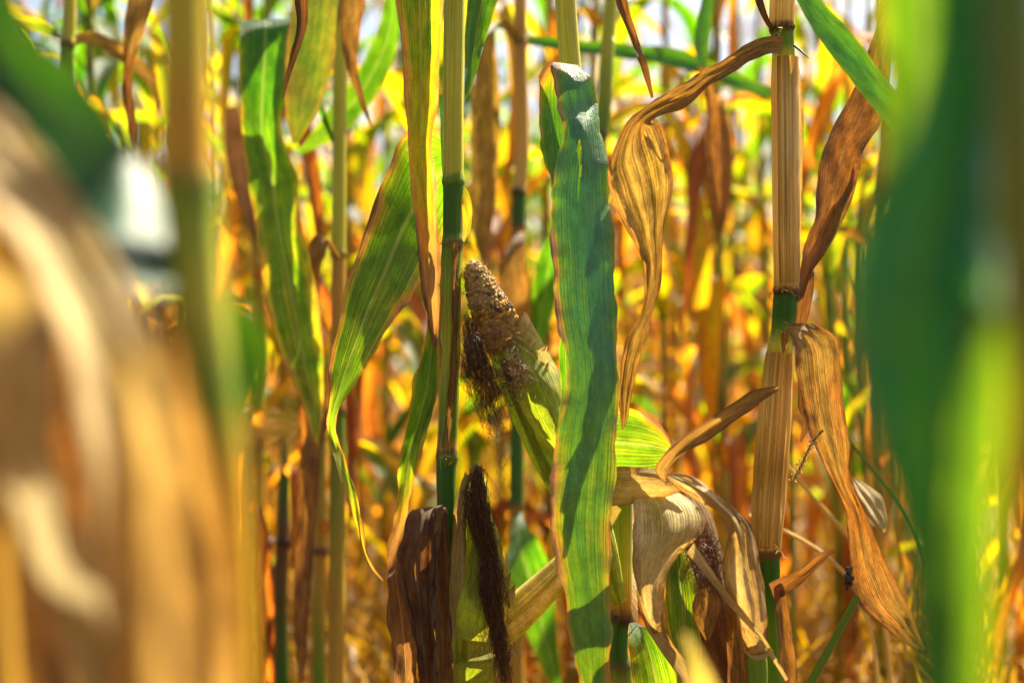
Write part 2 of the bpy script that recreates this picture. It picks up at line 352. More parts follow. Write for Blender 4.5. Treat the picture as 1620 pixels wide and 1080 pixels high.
LG, YG, DG, MG = (.54, .55, .04), (.62, .58, .05), (.05, .16, .008), (.17, .29, .014)
TAN, TN2, OCH, BRN, DBR = (.84, .55, .12), (.88, .64, .19), (.60, .34, .04), (.17, .08, .022), (.05, .025, .012)

# ------------------------------------------------------------------ the setting: soil, straw, far field
mb = MB()
X, Y = np.meshgrid(np.linspace(-1, 1, 60), np.linspace(0, 1, 80))
X, Y = np.sign(X) * np.abs(X)**2.2 * 220, -3 + Y**2.6 * 420
Z = 0.02 * np.sin(Y * 8.4) * np.exp(-Y / 30) + .008 * np.sin(X * 17 + Y * 5)
Z = np.where(np.abs(Z) > 1, 0, Z) - .02
mb.grid(np.stack([X, Y, Z], -1), np.stack([X, Y], -1))
tag(mb.build("ground", M['soil']), "bare brown soil of the corn field", None, None, "structure")

def blades(n, dr, lo, hi, wd, up, seed, sag=1.0):
    g = np.random.default_rng(seed); mb = MB()
    for k in range(n):
        d = dr[0] + (dr[1] - dr[0]) * g.uniform()**1.1; x = g.uniform(-.45, .45) * d * 1.1
        L = g.uniform(lo, hi); az = g.uniform(0, 6.28); el = g.uniform(*up)
        t = np.linspace(0, 1, 5); dirv = np.array([math.cos(az), math.sin(az)])
        h = L * (t * math.sin(el) - sag * .35 * t**2 * math.sin(el)); r = L * t * math.cos(el)
        c = np.stack([x + dirv[0] * r, d + dirv[1] * r, .005 + h + g.uniform(0, .03)], 1)
        wv = wd * g.uniform(.5, 1.3) * (1 - t**2 * .9)
        sd = np.array([-dirv[1], dirv[0], g.uniform(-.5, .5)])
        V = np.stack([c - sd * wv[:, None] / 2, c + sd * wv[:, None] / 2], 1)
        mb.grid(V, np.zeros((5, 2, 2)), .7)
    return mb
tag(blades(5200, (2.2, 11), .12, .5, .014, (0, .35), 3).build("straw", M['straw']), "sunlit golden straw litter covering the soil between rows", None, None, "stuff")
tag(blades(6500, (2.3, 10), .22, .62, .007, (.7, 1.5), 4).build("dry_grass", M['grass']), "thin golden grass and weeds under the corn", None, None, "stuff")

# ------------------------------------------------------------------ generic corn plants of the rows behind
tag(blades(2200, (2.1, 4.2), .25, .65, .007, (.5, 1.35), 5, 2.3).build("dry_weeds", M['straw']), "tangled arching straw and withered weeds catching the sun", None, None, "stuff")

def ribbon(mb, base, az, L, W, el0, bend, twist, dry, seed, mi=0, kink=None, nu=6, nv=20):
    """a corn blade leaving the stem at base; bend = total downward turn; kink=(t, turn): a broken fold"""
    g = np.random.default_rng(seed)
    t = np.linspace(0, 1, nv); ds = L / (nv - 1)
    el = el0 - bend * t**1.2
    if kink: el = el - kink[1] / (1 + np.exp(-(t - kink[0]) * 40))
    el = np.maximum(el, -1.62 + .12 * np.sin(t * 9 + seed))
    azv = az + .5 * wav(t * 3, seed, 2) * t
    D = np.stack([np.cos(azv) * np.cos(el), np.sin(azv) * np.cos(el), np.sin(el)], 1)
    C = np.asarray(base) + np.concatenate([[np.zeros(3)], np.cumsum(D[:-1] * ds, axis=0)])
    Sd = np.stack([-np.sin(azv), np.cos(azv), 0 * t], 1); Nn = np.cross(D, Sd)
    tw = twist * t + .5 * wav(t * 4, seed + 3, 2) * t
    Sx = np.cos(tw)[:, None] * Sd + np.sin(tw)[:, None] * Nn; Nx = np.cross(D, Sx)
    wd = W * np.minimum(1, .45 + t * 4) * (1 - t**3.2) + .0015
    dm = float(np.mean(dry)); fold = .25 + .5 * dm
    V = np.zeros((nv, nu, 3)); UV = np.zeros((nv, nu, 2))
    for i in range(nu):
        u = i / (nu - 1); s = 2 * u - 1
        ruf = .10 * W * wav(t * L / .05, seed + (5 if s > 0 else 6), 3) * abs(s)**2 * (1 + dm)
        V[:, i] = C + Sx * (s * wd / 2 * (1 - .3 * fold))[:, None] + Nx * (abs(s) * wd / 2 * fold + ruf)[:, None]
        UV[:, i, 0] = u; UV[:, i, 1] = t * L + seed * .31
    mb.grid(V, UV, np.repeat(np.interp(t, np.linspace(0, 1, len(dry)), dry), nu), mi=mi)

def plant_pieces(seed, dryness, H=1.95, nleaf=11, ear=True):
    """list of (part name, MB, material index): 0 leaf, 1 stem, 2 husk, 3 silk"""
    g = np.random.default_rng(seed); out = []
    n = 46; z = np.linspace(0, H * .92, n); lean = g.uniform(-.03, .03, 2)
    pts = np.stack([lean[0] * z + .01 * np.sin(z * 3 + seed), lean[1] * z + .01 * np.cos(z * 2.4 + seed), z], 1)
    nodes = np.arange(.12, H * .9, .165) + g.uniform(-.02, .02)
    r = .0105 * (1 - .6 * z / H); col = np.zeros((n, 3))
    for j in range(n):
        q = np.min(np.abs(nodes - z[j])); r[j] *= 1.18 if q < .022 else 1
        f = np.clip(dryness + .3 * math.sin(z[j] * 9 + seed), 0, 1)
        col[j] = np.array((.24, .30, .01)) * (1 - f) + np.array((.62, .40, .035)) * f
        if q < .022: col[j] = col[j] * .45
    mb = MB(); tube_into(mb, pts, r, 8, col, seed=seed); out.append(("stalk", mb, 1))
    at = lambda h: np.array([np.interp(h, z, pts[:, k]) for k in range(3)])
    a0 = g.uniform(0, 6.28)
    for k in range(nleaf):
        h = .18 + (H * .9 - .2) * (k + g.uniform(-.2, .2)) / nleaf; h = max(h, .1)
        top = h / H; dk = np.clip(dryness + .45 * (.5 - top) + g.normal(0, .13), .05, .98)
        az = a0 + (k % 2) * math.pi + g.normal(0, .45)
        L = g.uniform(.42, .72) * (1 - .25 * abs(top - .55)); W = g.uniform(.045, .075) * (1 - .35 * max(0, dk - .4))
        mb = MB()
        if dk > .55:
            ribbon(mb, at(h), az, L, W * .85, g.uniform(.5, 1.1), g.uniform(.4, 1.4), g.uniform(-2.5, 2.5), [dk - .1, dk, dk + .1], seed * 50 + k, kink=(g.uniform(.06, .3), g.uniform(1.5, 2.6)))
        else:
            ribbon(mb, at(h), az, L, W, g.uniform(.9, 1.25), g.uniform(1.4, 2.7), g.uniform(-.8, .8), [dk - .1, dk, dk + .35], seed * 50 + k, kink=(g.uniform(.3, .7), g.uniform(.3, 1.6)) if g.uniform() < .5 else None)
        out.append(("leaf", mb, 0))
    if ear:
        h = g.uniform(.75, 1.0); b = at(h); az = a0 + g.uniform(-.6, .6); tl = g.uniform(.25, .6)
        dv = np.array([math.cos(az) * math.sin(tl), math.sin(az) * math.sin(tl), math.cos(tl)])
        t = np.linspace(0, 1, 16)[:, None]; mb = MB(); rr = .026 * np.sin(np.clip(t[:, 0] * 2.6 + .25, 0, 3.05))**.8 + .003
        tube_into(mb, b + dv * t * .24, rr, 10, dry=np.clip(dryness + .15, 0, .8), seed=seed); out.append(("ear", mb, 2))
    mb = MB(); tp = pts[-1]
    for k in range(9):
        az = g.uniform(0, 6.28); tl = g.uniform(.1, .7) if k else .05; t = np.linspace(0, 1, 7)[:, None]
        c = tp + t * .22 * np.array([math.cos(az) * math.sin(tl), math.sin(az) * math.sin(tl), math.cos(tl)]) - np.array([0, 0, .05]) * t**2
        tube_into(mb, c, .0022, 4, OCH, seed=k)
    out.append(("tassel", mb, 1))
    return out
PM = [M['field'], M['stem'], M['husk'], M['silk']]
KINDS = [  # dryness, label
    (.16, "out of focus green corn plant with broad arching blades"), (.28, "out of focus yellowing corn plant with drooping blades"),
    (.42, "out of focus golden corn plant with half dried blades"), (.62, "out of focus orange corn plant with withered hanging blades"),
    (.34, "out of focus lime and yellow corn plant with folded blades"), (.72, "out of focus rusty corn plant with shrivelled blades")]
near_proto, far_proto = [], []
for k in range(12):
    dr, lb = KINDS[k % 6]
    pcs = plant_pieces(100 + k, dr, H=1.95 + .04 * (k * 7 % 9), nleaf=10 + k % 3, ear=(k % 3 != 1))
    near_proto.append((lb, [(nm, mb.mesh(nm, [PM[mi]]), mi) for nm, mb, mi in pcs]))
    J = MB()
    for nm, mb_, mi in pcs:
        off = J.n
        for a in ('v', 'uv', 'dry', 'col'): getattr(J, a).extend(getattr(mb_, a))
        J.f.extend([[i + off for i in q] for q in mb_.f]); J.mi.extend([mi] * len(mb_.f)); J.n += mb_.n
    far_proto.append((lb, J.mesh("corn_plant", PM)))
g = np.random.default_rng(21)
rows_d = [2.5, 2.85, 3.3, 3.65, 4.0, 4.75, 5.5, 6.25, 7.0, 7.75, 8.5, 9.25, 10.0, 11.0]
for ri, d in enumerate(rows_d):
    sp_ = .27 if d < 4.5 else .27 if d < 7 else .31
    half = .36 * d * 1.12 + .15
    x = -half + g.uniform(0, sp_)
    while x < half:
        dd = d + g.normal(0, .07); xx = x + g.normal(0, .03); k = int(g.integers(12)); rz = g.uniform(0, 6.28); sc = g.uniform(.9, 1.04) * (1 if d < 5 else 1.0)
        if d < 5:
            lb, parts = near_proto[k]
            o = bpy.data.objects.new("corn_plant", None); COL.objects.link(o); o.empty_display_size = .05
            for nm, me, mi in parts:
                c = bpy.data.objects.new(nm, me); COL.objects.link(c); c.parent = o
            tag(o, lb + " in nearer rows", "corn plant", lb.replace("out of focus ", "").replace("plant", "plants") + " close behind")
        else:
            lb, me = far_proto[k]
            o = bpy.data.objects.new("corn_plant", me); COL.objects.link(o)
            tag(o, lb + " in distant rows", "corn plant", lb.replace("out of focus ", "").replace("plant", "plants") + " in distant rows")
        o.location = (xx, dd, 0); o.rotation_euler = (0, 0, rz); o.scale = (sc, sc, sc)
        x += sp_ * g.uniform(.75, 1.3)
J = MB()
spots_ = [(x, d) for d in np.arange(12, 26, 1.1) for x in np.arange(-.45 * d, .45 * d, .5)]
spots_ += [(x, y) for y in (-2.4, -3.2) for x in np.arange(-2.6, 2.6, .24)] + [(x, y) for x in (-1.5, -2.2) for y in np.arange(-.2, 2.2, .28)]   # the same field goes on behind and beside the photographer
if True:
    for x, d in spots_:
        k = int(g.integers(12)); me = far_proto[k][1]
        if J.n > 900000: break
        a = g.uniform(0, 6.28); ca, sa = math.cos(a), math.sin(a)
        v = np.empty(len(me.vertices) * 3); me.vertices.foreach_get("co", v); v = v.reshape(-1, 3)
        v = np.stack([v[:, 0] * ca - v[:, 1] * sa + x + g.normal(0, .1), v[:, 0] * sa + v[:, 1] * ca + d, v[:, 2] * g.uniform(.9, 1.05)], 1)
        dry = np.empty(len(v)); me.attributes["dry"].data.foreach_get("value", dry)
        cc = np.empty(len(v) * 4); me.attributes["col"].data.foreach_get("color", cc)
        fs = [list(p.vertices) for p in me.polygons]; mi_ = np.empty(len(fs), dtype=np.int32); me.polygons.foreach_get("material_index", mi_)
        off = J.n; J.add(v, fs, None, dry, cc.reshape(-1, 4)[:, :3]); J.mi[-len(fs):] = mi_.tolist()
    
tag(J.build("cornfield", PM), "far rows of the corn field closing off the view", None, None, "stuff")

# ------------------------------------------------------------------ MAIN GREEN STALK (with the dark silked ear)
def ground_px(d): return 540 + 1 / KX / d * CAM_H
def make_root(px, d, label, cat="corn plant", name="corn_plant", group=None):
    b = P(px, ground_px(d), d); b[2] = 0; return thing(name, b, label, cat, group)

D1 = 1.25
h1 = make_root(705, D1, "sharp light green corn stalk with dark joints and a dark silked ear beside it", group="sharp corn plants in front")
stalk(h1, [(726, -1300, 9, LG), (722, -500, 14, LG), (720, -60, 17, LG), (719, 0, 17, LG), (717, 150, 16.5, YG), (717, 272, 16, LG), (717, 282, 17.5, MG), (717, 288, 19, MG), (717, 294, 16.5, DG),
           (716, 370, 15.5, DG), (716, 378, 17, MG), (716, 386, 18, BRN), (715, 396, 16.5, MG), (712, 550, 16.5, LG), (708, 690, 15.5, MG), (707, 705, 16, OCH), (707, 714, 17, BRN), (707, 722, 18.5, MG),
           (706, 736, 16, DG), (706, 800, 15, DG), (705, 960, 16, DG), (705, 1100, 17, MG), (705, 1400, 19, MG), (705, ground_px(D1) + 8, 20, OCH)], M['stem'], D1, seed=1)
# dry fibrous edge of the sheath
leaf(h1, [(716, 385, 727, 382, 1.238, .004), (716, 450, 726, 450, 1.236, .004), (713, 560, 723, 560, 1.236, .004), (706, 660, 717, 655, 1.236, .004), (698, 708, 710, 705, 1.236, .004)], M['husk'], "sheath_edge", dry=.86, nu=6, ragged=1.6, ruffle=(.0015, .01), seed=3)
# leaf collar on the right
leaf(h1, [(728, 296, 733, 292, 1.25), (730, 320, 744, 312, 1.245), (731, 345, 747, 340, 1.243), (732, 370, 743, 366, 1.245), (729, 386, 734, 384, 1.25)], M['green'], "leaf_collar", dry=[.3, .45, .45, .6, .8], nu=7, seed=4, ragged=1)
leaf(h1, [(694, 150, 708, 150, 1.27), (697, 220, 708, 215, 1.268), (700, 275, 710, 275, 1.262), (703, 300, 712, 300, 1.258)], M['teal'], "leaf_collar", dry=.1, nu=6, seed=6)
# big backlit blade on the left with its thin tail
leaf(h1, [(706, 225, 716, 300, 1.275, .0, .0), (672, 205, 716, 350, 1.285, .01, .008), (640, 212, 700, 400, 1.285, .02, .010), (612, 272, 676, 424, 1.275, .02, .010), (588, 332, 661, 450, 1.262, .02, .010),
          (565, 400, 645, 478, 1.25, .02, .008), (546, 458, 626, 503, 1.238, .02, .008), (533, 520, 602, 540, 1.228, .015, .006), (521, 580, 575, 586, 1.22, .01, .006), (519, 622, 552, 625, 1.215, .0, .006),
          (519, 648, 536, 652, 1.215, -.01, .005), (518, 672, 531, 676, 1.22, -.012, .003), (523, 705, 537, 703, 1.225, .008, .003), (532, 738, 548, 733, 1.23, .01, .002), (545, 778, 562, 770, 1.235, .006), (561, 825, 572, 820, 1.24, 0),
          (573, 868, 579, 866, 1.24), (588, 900, 592, 898, 1.24), (606, 919, 607, 917, 1.24)], M['green'], dry=[.16, .17, .18, .2, .23, .26, .28, .3, .34, .42, .55, .7], ruffle=(.003, .07), seed=2, ragged=2.6, nu=25, de=(.8, .45),
     label="broad backlit green blade with browned edges and a curling tail")
# folded yellow green blade hanging in front of the stalk
leaf(h1, [(640, -420, 700, -420, 1.235, .01, .01), (612, -150, 704, -150, 1.21, .01, .014), (622, -40, 702, -40, 1.20, .01, .016), (629, 20, 699, 20, 1.20, .01, .018), (636, 90, 696, 90, 1.20, .008, .020), (641, 160, 692, 165, 1.20, .006, .020), (645, 225, 684, 225, 1.20, 0, .016),
          (651, 300, 691, 300, 1.20, -.004, .016), (657, 360, 693, 362, 1.20, -.004, .014), (663, 420, 696, 420, 1.20, .0, .012), (669, 475, 697, 470, 1.20, 0, .01), (678, 520, 694, 520, 1.205, 0, .006), (686, 550, 690, 548, 1.21)],
     M['green'], dry=[.25, .28, .32, .36, .42, .5, .62, .75, .85, .95], ruffle=(.004, .05), seed=9, ragged=2, nu=21, pleat=(1.2, .002), de=(.35, .25), label="folded yellow green blade drying to rusty brown at its tip")
leaf(h1, [(690, 455, 700, 470, 1.235, 0), (676, 500, 699, 505, 1.232, .01, .004), (668, 555, 696, 560, 1.228, .012, .006), (656, 605, 694, 612, 1.225, .015, .008), (646, 650, 689, 642, 1.222, .015, .008), (637, 700, 672, 690, 1.22, .012, .008), (630, 755, 661, 742, 1.222, .01, .006),
          (625, 800, 650, 792, 1.226, .01, .004), (618, 850, 641, 842, 1.23, .008), (611, 890, 636, 888, 1.232, .008), (613, 930, 645, 935, 1.222, .01, .006), (616, 1000, 660, 1000, 1.222, .01, .008), (622, 1060, 662, 1060, 1.225, .006, .008), (628, 1140, 658, 1140, 1.23)],
     M['green'], dry=[.5, .35, .2, .18, .2, .3, .5, .85, 1.0, 1.0, .95, .9], ruffle=(.005, .045), seed=12, ragged=5, nu=17, de=(.1, .45), crumple=0.0035, label="narrow wavy blade turning from green to grey brown")
# collapsed dead brown leaf at the bottom
leaf(h1, [(655, 960, 712, 960, 1.245), (652, 850, 708, 850, 1.240), (655, 806, 700, 800, 1.228), (648, 812, 700, 802, 1.212, -.004, .003), (638, 842, 700, 838, 1.202, -.008, .006), (628, 880, 694, 880, 1.198, -.010, .008), (634, 930, 690, 930, 1.198, -.01, .008), (652, 990, 688, 990, 1.20, -.006, .006), (660, 1050, 692, 1050, 1.204), (664, 1120, 690, 1120, 1.208), (668, 1250, 680, 1250, 1.21)],
     M['dry'], dry=[.84, .84, .86, .88, .9, .93, .9, .85], pleat=(1.6, .006), ruffle=(.006, .05), seed=15, nu=29, ragged=3, crumple=.002, label="collapsed dead brown leaf folded over at the top")
leaf(h1, [(690, 806, 704, 802, 1.225), (684, 815, 708, 808, 1.208, .004, .003), (682, 860, 711, 856, 1.200, .008, .005), (684, 920, 712, 915, 1.198, .008, .006), (686, 1000, 714, 1000, 1.2, .006, .006), (686, 1090, 718, 1090, 1.204, .004, .004), (692, 1230, 712, 1230, 1.21)], M['dry'], dry=[.85, .82, .8, .78, .72], pleat=(1.3, .003), seed=17, nu=15, ragged=4, crumple=0.0025, label="narrow striped brown leaf hanging against the stalk")
leaf(h1, [(684, 850, 692, 838, 1.190), (690, 822, 702, 814, 1.186), (698, 806, 707, 806, 1.19), (702, 803, 708, 812, 1.2)], M['dry'], "leaf_scrap", dry=.66, nu=7, seed=16)
# narrow blade rising behind the stalk, top
leaf(h1, [(735, 162, 738, 156, 1.268), (735, 105, 755, 110, 1.275, .012, .004), (736, 50, 772, 52, 1.285, .016, .008), (739, 0, 787, 0, 1.295, .02, .01), (745, -90, 812, -80, 1.31, .02, .01), (770, -260, 850, -240, 1.33, .02, .01), (830, -420, 890, -400, 1.34), (930, -440, 950, -420, 1.33)], M['green'],
     dry=.08, nu=15, seed=18, ragged=1, label="dark green blade rising behind the stalk")
# grey dried tip dangling from above
leaf(h1, [(716, -420, 722, -380, 1.25), (640, -520, 650, -470, 1.24, 0, .006), (560, -480, 580, -430, 1.235, 0, .006), (490, -280, 525, -270, 1.235, 0, .006), (466, -90, 494, -90, 1.235, 0, .006), (466, 0, 487, 0, 1.235, 0, .006), (469, 40, 485, 42, 1.235, .004, .005), (459, 90, 471, 90, 1.235, .004, .003), (449, 130, 456, 131, 1.235), (446, 156, 448, 157, 1.235)],
     M['dry'], dry=[.6, .7, .8, .9, 1, 1, 1], nu=9, seed=21, ragged=1.5, ruffle=(.002, .02), label="grey shrivelled leaf tip dangling from above")

# lower ear with its dark silk
ear2 = MB(); lathe_px(ear2, [(742, 1075, 24), (740, 1040, 33), (742, 980, 37), (744, 900, 36), (748, 840, 30), (752, 790, 23), (756, 755, 13), (758, 742, 4)], 1.25, dry=.18, seed=30, rib=.02)
e2 = ear2.build("ear", M['husk'], h1, "pale green ear wrapped in its husk with a clump of dark silk")
leaf(e2, [(716, 1010, 730, 1000, 1.222, -.01), (712, 930, 736, 930, 1.216, -.012), (714, 850, 738, 850, 1.216, -.01), (722, 790, 738, 800, 1.22, -.008), (736, 745, 742, 755, 1.228)], M['husk'], "husk_leaf", dry=[.5, .62, .7, .75, .8], nu=9, seed=31, curl=.004)
leaf(e2, [(742, 990, 790, 985, 1.21), (728, 950, 800, 930, 1.206), (736, 900, 796, 880, 1.212), (748, 850, 788, 840, 1.222), (758, 800, 772, 800, 1.232)], M['husk'], "husk_leaf", dry=[.05, .08, .15, .2, .3], nu=13, seed=32, curl=.012)
leaf(e2, [(722, 1010, 770, 1015, 1.205), (722, 960, 780, 960, 1.203), (738, 905, 770, 900, 1.205), (748, 860, 758, 855, 1.212)], M['husk'], "husk_leaf", dry=[.25, .15, .1, .2], nu=11, seed=33, curl=.008)
for q, (x0, y0, x1, y1) in enumerate([(786, 935, 794, 898), (797, 940, 808, 905), (806, 946, 814, 925)]):
    leaf(e2, [(x0 - 5, y0 + 15, x0 + 9, y0 + 18, 1.22), (x0 - 4, (y0 + y1) / 2, x0 + 9, (y0 + y1) / 2, 1.215), (x1 - 1, y1, x1 + 1, y1, 1.218)], M['husk'], "husk_leaf", dry=[.45, .7, .8], nu=6, seed=34 + q)
sk = MB(); pth = np.array([P(x, y, 1.205) for x, y in [(757, 742), (753, 785), (762, 835), (777, 884), (776, 925), (784, 975), (794, 1040), (800, 1100)]])
strands_into(sk, pth, np.array([7, 15, 14, 7, 14, 9, 11, 8]) * KX * 1.2, 560, .00033, 5, stray=.3, kink=.0036, t0=(0, .55), t1=(.25, 1))
strands_into(sk, pth, np.array([7, 15, 14, 8, 14, 10, 11, 8]) * KX * 1.4, 150, .0002, 6, stray=.7, kink=.007, t0=(0, .7), t1=(.3, 1))
sk.build("silk", M['silk'], e2)
sk = MB(); strands_into(sk, np.array([P(x, y, 1.21) for x, y in [(752, 765), (755, 745), (762, 736)]]), np.array([9, 8, 9]) * KX * 1.2, 60, .0005, 8, kink=.003, t0=(0, .3), t1=(.6, 1)); sk.build("silk", M['palesilk'], e2)
mb = MB(); lathe_px(mb, [(706, 1120, 12), (722, 1050, 30), (752, 1018, 33), (800, 985, 31), (850, 940, 27), (895, 895, 22), (940, 850, 17, ), (975, 800, 10)], 1.262, dry=.42, seed=40, rib=.03)
e2s = mb.build("shank", M['husk'], h1, "thick striped green and tan shank")
leaf(h1, [(718, 1100, 760, 1110, 1.22), (722, 1050, 790, 1062, 1.216), (770, 1035, 812, 1040, 1.218), (800, 1020, 815, 1030, 1.226)], M['husk'], "husk_leaf", dry=[.1, .15, .3, .6], nu=11, seed=41, curl=.006)

# ------------------------------------------------------------------ MIDDLE PLANT: stalk behind the broad bluish blade, upper ear
D2 = 1.31
h2 = make_root(985, D2, "corn plant with a broad bluish green blade and an open ear showing its kernels", group="sharp corn plants in front")
stalk(h2, [(860, -1200, 8, LG), (880, -500, 13, LG), (893, -60, 16, LG), (895, 0, 16.5, YG), (902, 100, 17, YG), (915, 240, 17, MG), (938, 420, 17.5, MG), (962, 600, 18, MG), (982, 780, 18.5, MG), (982, 900, 18.5, LG), (983, 955, 18.5, OCH), (984, 972, 19, BRN), (983, 981, 20, DBR), (981, 990, 16, DG), (980, 1042, 15.5, DG),
           (982, 1052, 17.5, BRN), (983, 1062, 17, MG), (985, 1100, 17, OCH), (987, 1400, 19, OCH), (985, ground_px(D2) + 8, 20, OCH)], M['stem'], D2, seed=2)
leaf(h2, [(915, 400, 935, 400, 1.29), (880, 320, 925, 320, 1.285, 0, 0), (862, 260, 922, 260, 1.28, -.01), (853, 190, 916, 190, 1.272, -.012), (852, 140, 912, 140, 1.262, -.01), (866, 100, 914, 103, 1.236, 0), (872, 97, 918, 105, 1.229, 0), (870, 106, 925, 112, 1.222, .0), (877, 135, 935, 124, 1.216, .004, -.003), (883, 165, 943, 160, 1.213, .006, -.005),
          (890, 203, 951, 198, 1.200, .008, -.006), (883, 250, 959, 250, 1.192, .010, -.007), (873, 298, 964, 298, 1.184, .010, -.007), (873, 400, 972, 400, 1.170, .010, -.006), (880, 500, 975, 500, 1.158, .008, -.005), (893, 560, 977, 560, 1.152, .006, -.004), (898, 612, 979, 612, 1.148, .004, -.004), (886, 655, 978, 655, 1.146, .004, -.005),
          (877, 700, 976, 700, 1.146, .004, -.006), (873, 760, 972, 760, 1.146, .004, -.006), (869, 820, 968, 820, 1.148, .004, -.006), (878, 880, 965, 880, 1.15, .004, -.006), (892, 940, 965, 940, 1.155, .004, -.005), (900, 1000, 967, 1000, 1.16, .004, -.004), (912, 1060, 963, 1060, 1.168), (925, 1150, 955, 1150, 1.18), (942, 1260, 944, 1260, 1.2)],
     M['teal'], dry=[.1, .1, .08, .1, .3, .72, .8, .5, .12, .06, .05, .04, .04, .05, .08, .10, .14, .17, .2, .2, .21, .22, .22, .22, .24, .26, .3], ruffle=(.0045, .06), seed=50, nu=41, nv=150, holes=[(.42, .335, .035, .012), (.47, .352, .02, .02), (.46, .37, .015, .02)], ragged=4.5, de=(.75, .2), label="broad bluish green blade folded over at the top with crinkled brown edges")
leaf(h2, [(888, 520, 902, 520, 1.168), (884, 560, 905, 565, 1.172), (888, 620, 903, 620, 1.174), (884, 660, 893, 660, 1.17), (880, 690, 886, 690, 1.165)], M['green'], "leaf_fold", dry=.15, nu=7, seed=51, ruffle=(.004, .03))
leaf(h2, [(968, 640, 976, 760, 1.275, .0), (990, 643, 1003, 760, 1.265, -.01, .004), (1018, 652, 1030, 757, 1.252, -.014, .005), (1042, 668, 1048, 748, 1.245, -.01, .004), (1058, 692, 1058, 730, 1.242), (1066, 712, 1062, 716, 1.242)],
     M['green'], dry=[.26, .27, .28, .34, .6], ruffle=(.004, .04), seed=52, nu=25, ragged=3, mid=.1, de=(1.3, 0), label="short yellow green blade lit through, with a brown top edge")
leaf(h2, [(1002, 790, 1010, 990, 1.30), (1000, 800, 1000, 970, 1.288)], M['husk'], "sheath_edge", dry=.7, nu=8, seed=53)
leaf(h2, [(995, 985, 1005, 984, 1.30), (993, 1010, 1045, 1004, 1.285, 0, .005), (998, 1050, 1066, 1046, 1.275, 0, .008), (1004, 1110, 1082, 1105, 1.27, 0, .008), (1012, 1200, 1080, 1190, 1.27), (1040, 1300, 1050, 1300, 1.28)], M['green'], dry=[.25, .28, .24, .2], seed=54, nu=13)
leaf(h2, [(905, -420, 880, -400, 1.3), (950, -360, 940, -330, 1.27, 0, .004), (966, -200, 985, -200, 1.24, 0, .004), (968, -40, 986, -40, 1.225, 0, .004), (976, 5, 992, 2, 1.22, .005, .004), (996, 60, 1008, 55, 1.22, .006, .003), (1015, 110, 1025, 106, 1.222), (1030, 156, 1034, 154, 1.226)], M['dry'], dry=[.5, .7, .8, .85], nu=8, seed=55, label="thin twisted brown leaf tip hanging from above")
# upper ear: husk, kernels, silk
mb = MB(); axis = [(748, 418, 9), (756, 440, 20), (768, 470, 27), (784, 505, 33), (806, 550, 37), (836, 610, 43), (868, 680, 45), (905, 760, 40), (945, 850, 28), (978, 940, 14)]
mb = MB(); lathe_px(mb, [(768, 470, 24), (784, 505, 29), (806, 550, 34), (836, 610, 43), (868, 680, 46), (905, 760, 40), (945, 850, 28), (978, 950, 12, 1.29)], 1.262, dry=.10, seed=60, rib=.015)
e1 = mb.build("ear", M['husk'], h2, "upper ear with opened husk, bare brown kernels and hanging silk")
mb = MB(); H = lathe_px(mb, [(746, 412, 3), (748, 420, 11), (757, 445, 21), (769, 474, 27), (786, 510, 31), (806, 552, 30)], 1.255, ns=20, seed=61)
mb.build("cob", M['cob'], e1)
kb = MB(); T, A, B = frames(H[:, :3]); gk = np.random.default_rng(5)
def ico():
    ph = (1 + 5**.5) / 2; v = np.array([(-1, ph, 0), (1, ph, 0), (-1, -ph, 0), (1, -ph, 0), (0, -1, ph), (0, 1, ph), (0, -1, -ph), (0, 1, -ph), (ph, 0, -1), (ph, 0, 1), (-ph, 0, -1), (-ph, 0, 1)], float)
    v /= np.linalg.norm(v[0]); f = [(0,11,5),(0,5,1),(0,1,7),(0,7,10),(0,10,11),(1,5,9),(5,11,4),(11,10,2),(10,7,6),(7,1,8),(3,9,4),(3,4,2),(3,2,6),(3,6,8),(3,8,9),(4,9,5),(2,4,11),(6,2,10),(8,6,7),(9,8,1)]
    vl = [tuple(x) for x in v]; c = {}; nf = []
    def mid(a, b):
        k = (min(a, b), max(a, b))
        if k not in c: p = np.array(vl[a]) + np.array(vl[b]); p /= np.linalg.norm(p); vl.append(tuple(p)); c[k] = len(vl) - 1
        return c[k]
    for a, b, d in f: x, y, z = mid(a, b), mid(b, d), mid(d, a); nf += [(a, x, z), (b, y, x), (d, z, y), (x, y, z)]
    return np.array(vl), [list(q) for q in nf]
IV, IF = ico()
tl = np.concatenate([[0], np.cumsum(np.linalg.norm(np.diff(H[:, :3], axis=0), axis=1))]); s = .003
row = 0
while s < tl[-1] - .002:
    j = np.searchsorted(tl, s); c = H[j, :3]; r = H[j, 3]; f = s / tl[-1]
    ks = .0015 + .0013 * min(1, f * 1.5); n = max(5, int(6.283 * r / (ks * 1.62)))
    for q in range(n):
        a = 6.283 * (q + .5 * (row % 2) + gk.normal(0, .13)) / n
        nd = np.cos(a) * A[j] + np.sin(a) * B[j]; td = -np.sin(a) * A[j] + np.cos(a) * B[j]
        k = ks * gk.uniform(.75, 1.12); pos = c + nd * (r + ks * gk.uniform(-.3, .2)) + T[j] * gk.normal(0, .0006)
        v = pos + IV[:, :1] * td * k * .95 + IV[:, 1:2] * T[j] * k * .8 + IV[:, 2:] * nd * k * gk.uniform(.7, 1.1)
        base = np.array((.56, .37, .12)) if f < .5 else np.array((.76, .38, .045))
        base = base * gk.uniform(.45, 1.2) if gk.uniform() > (.45 if .42 < f < .6 and math.sin(a) * B[j][0] + math.cos(a) * A[j][0] > .1 else .03) else np.array((.13, .085, .045))
        kb.add(v, IF, np.tile([[gk.uniform(), gk.uniform() * 3]], (len(v), 1)), 0, base)
    s += ks * 1.38; row += 1
kb.build("kernel", M['kernel'], e1)
hb = MB()
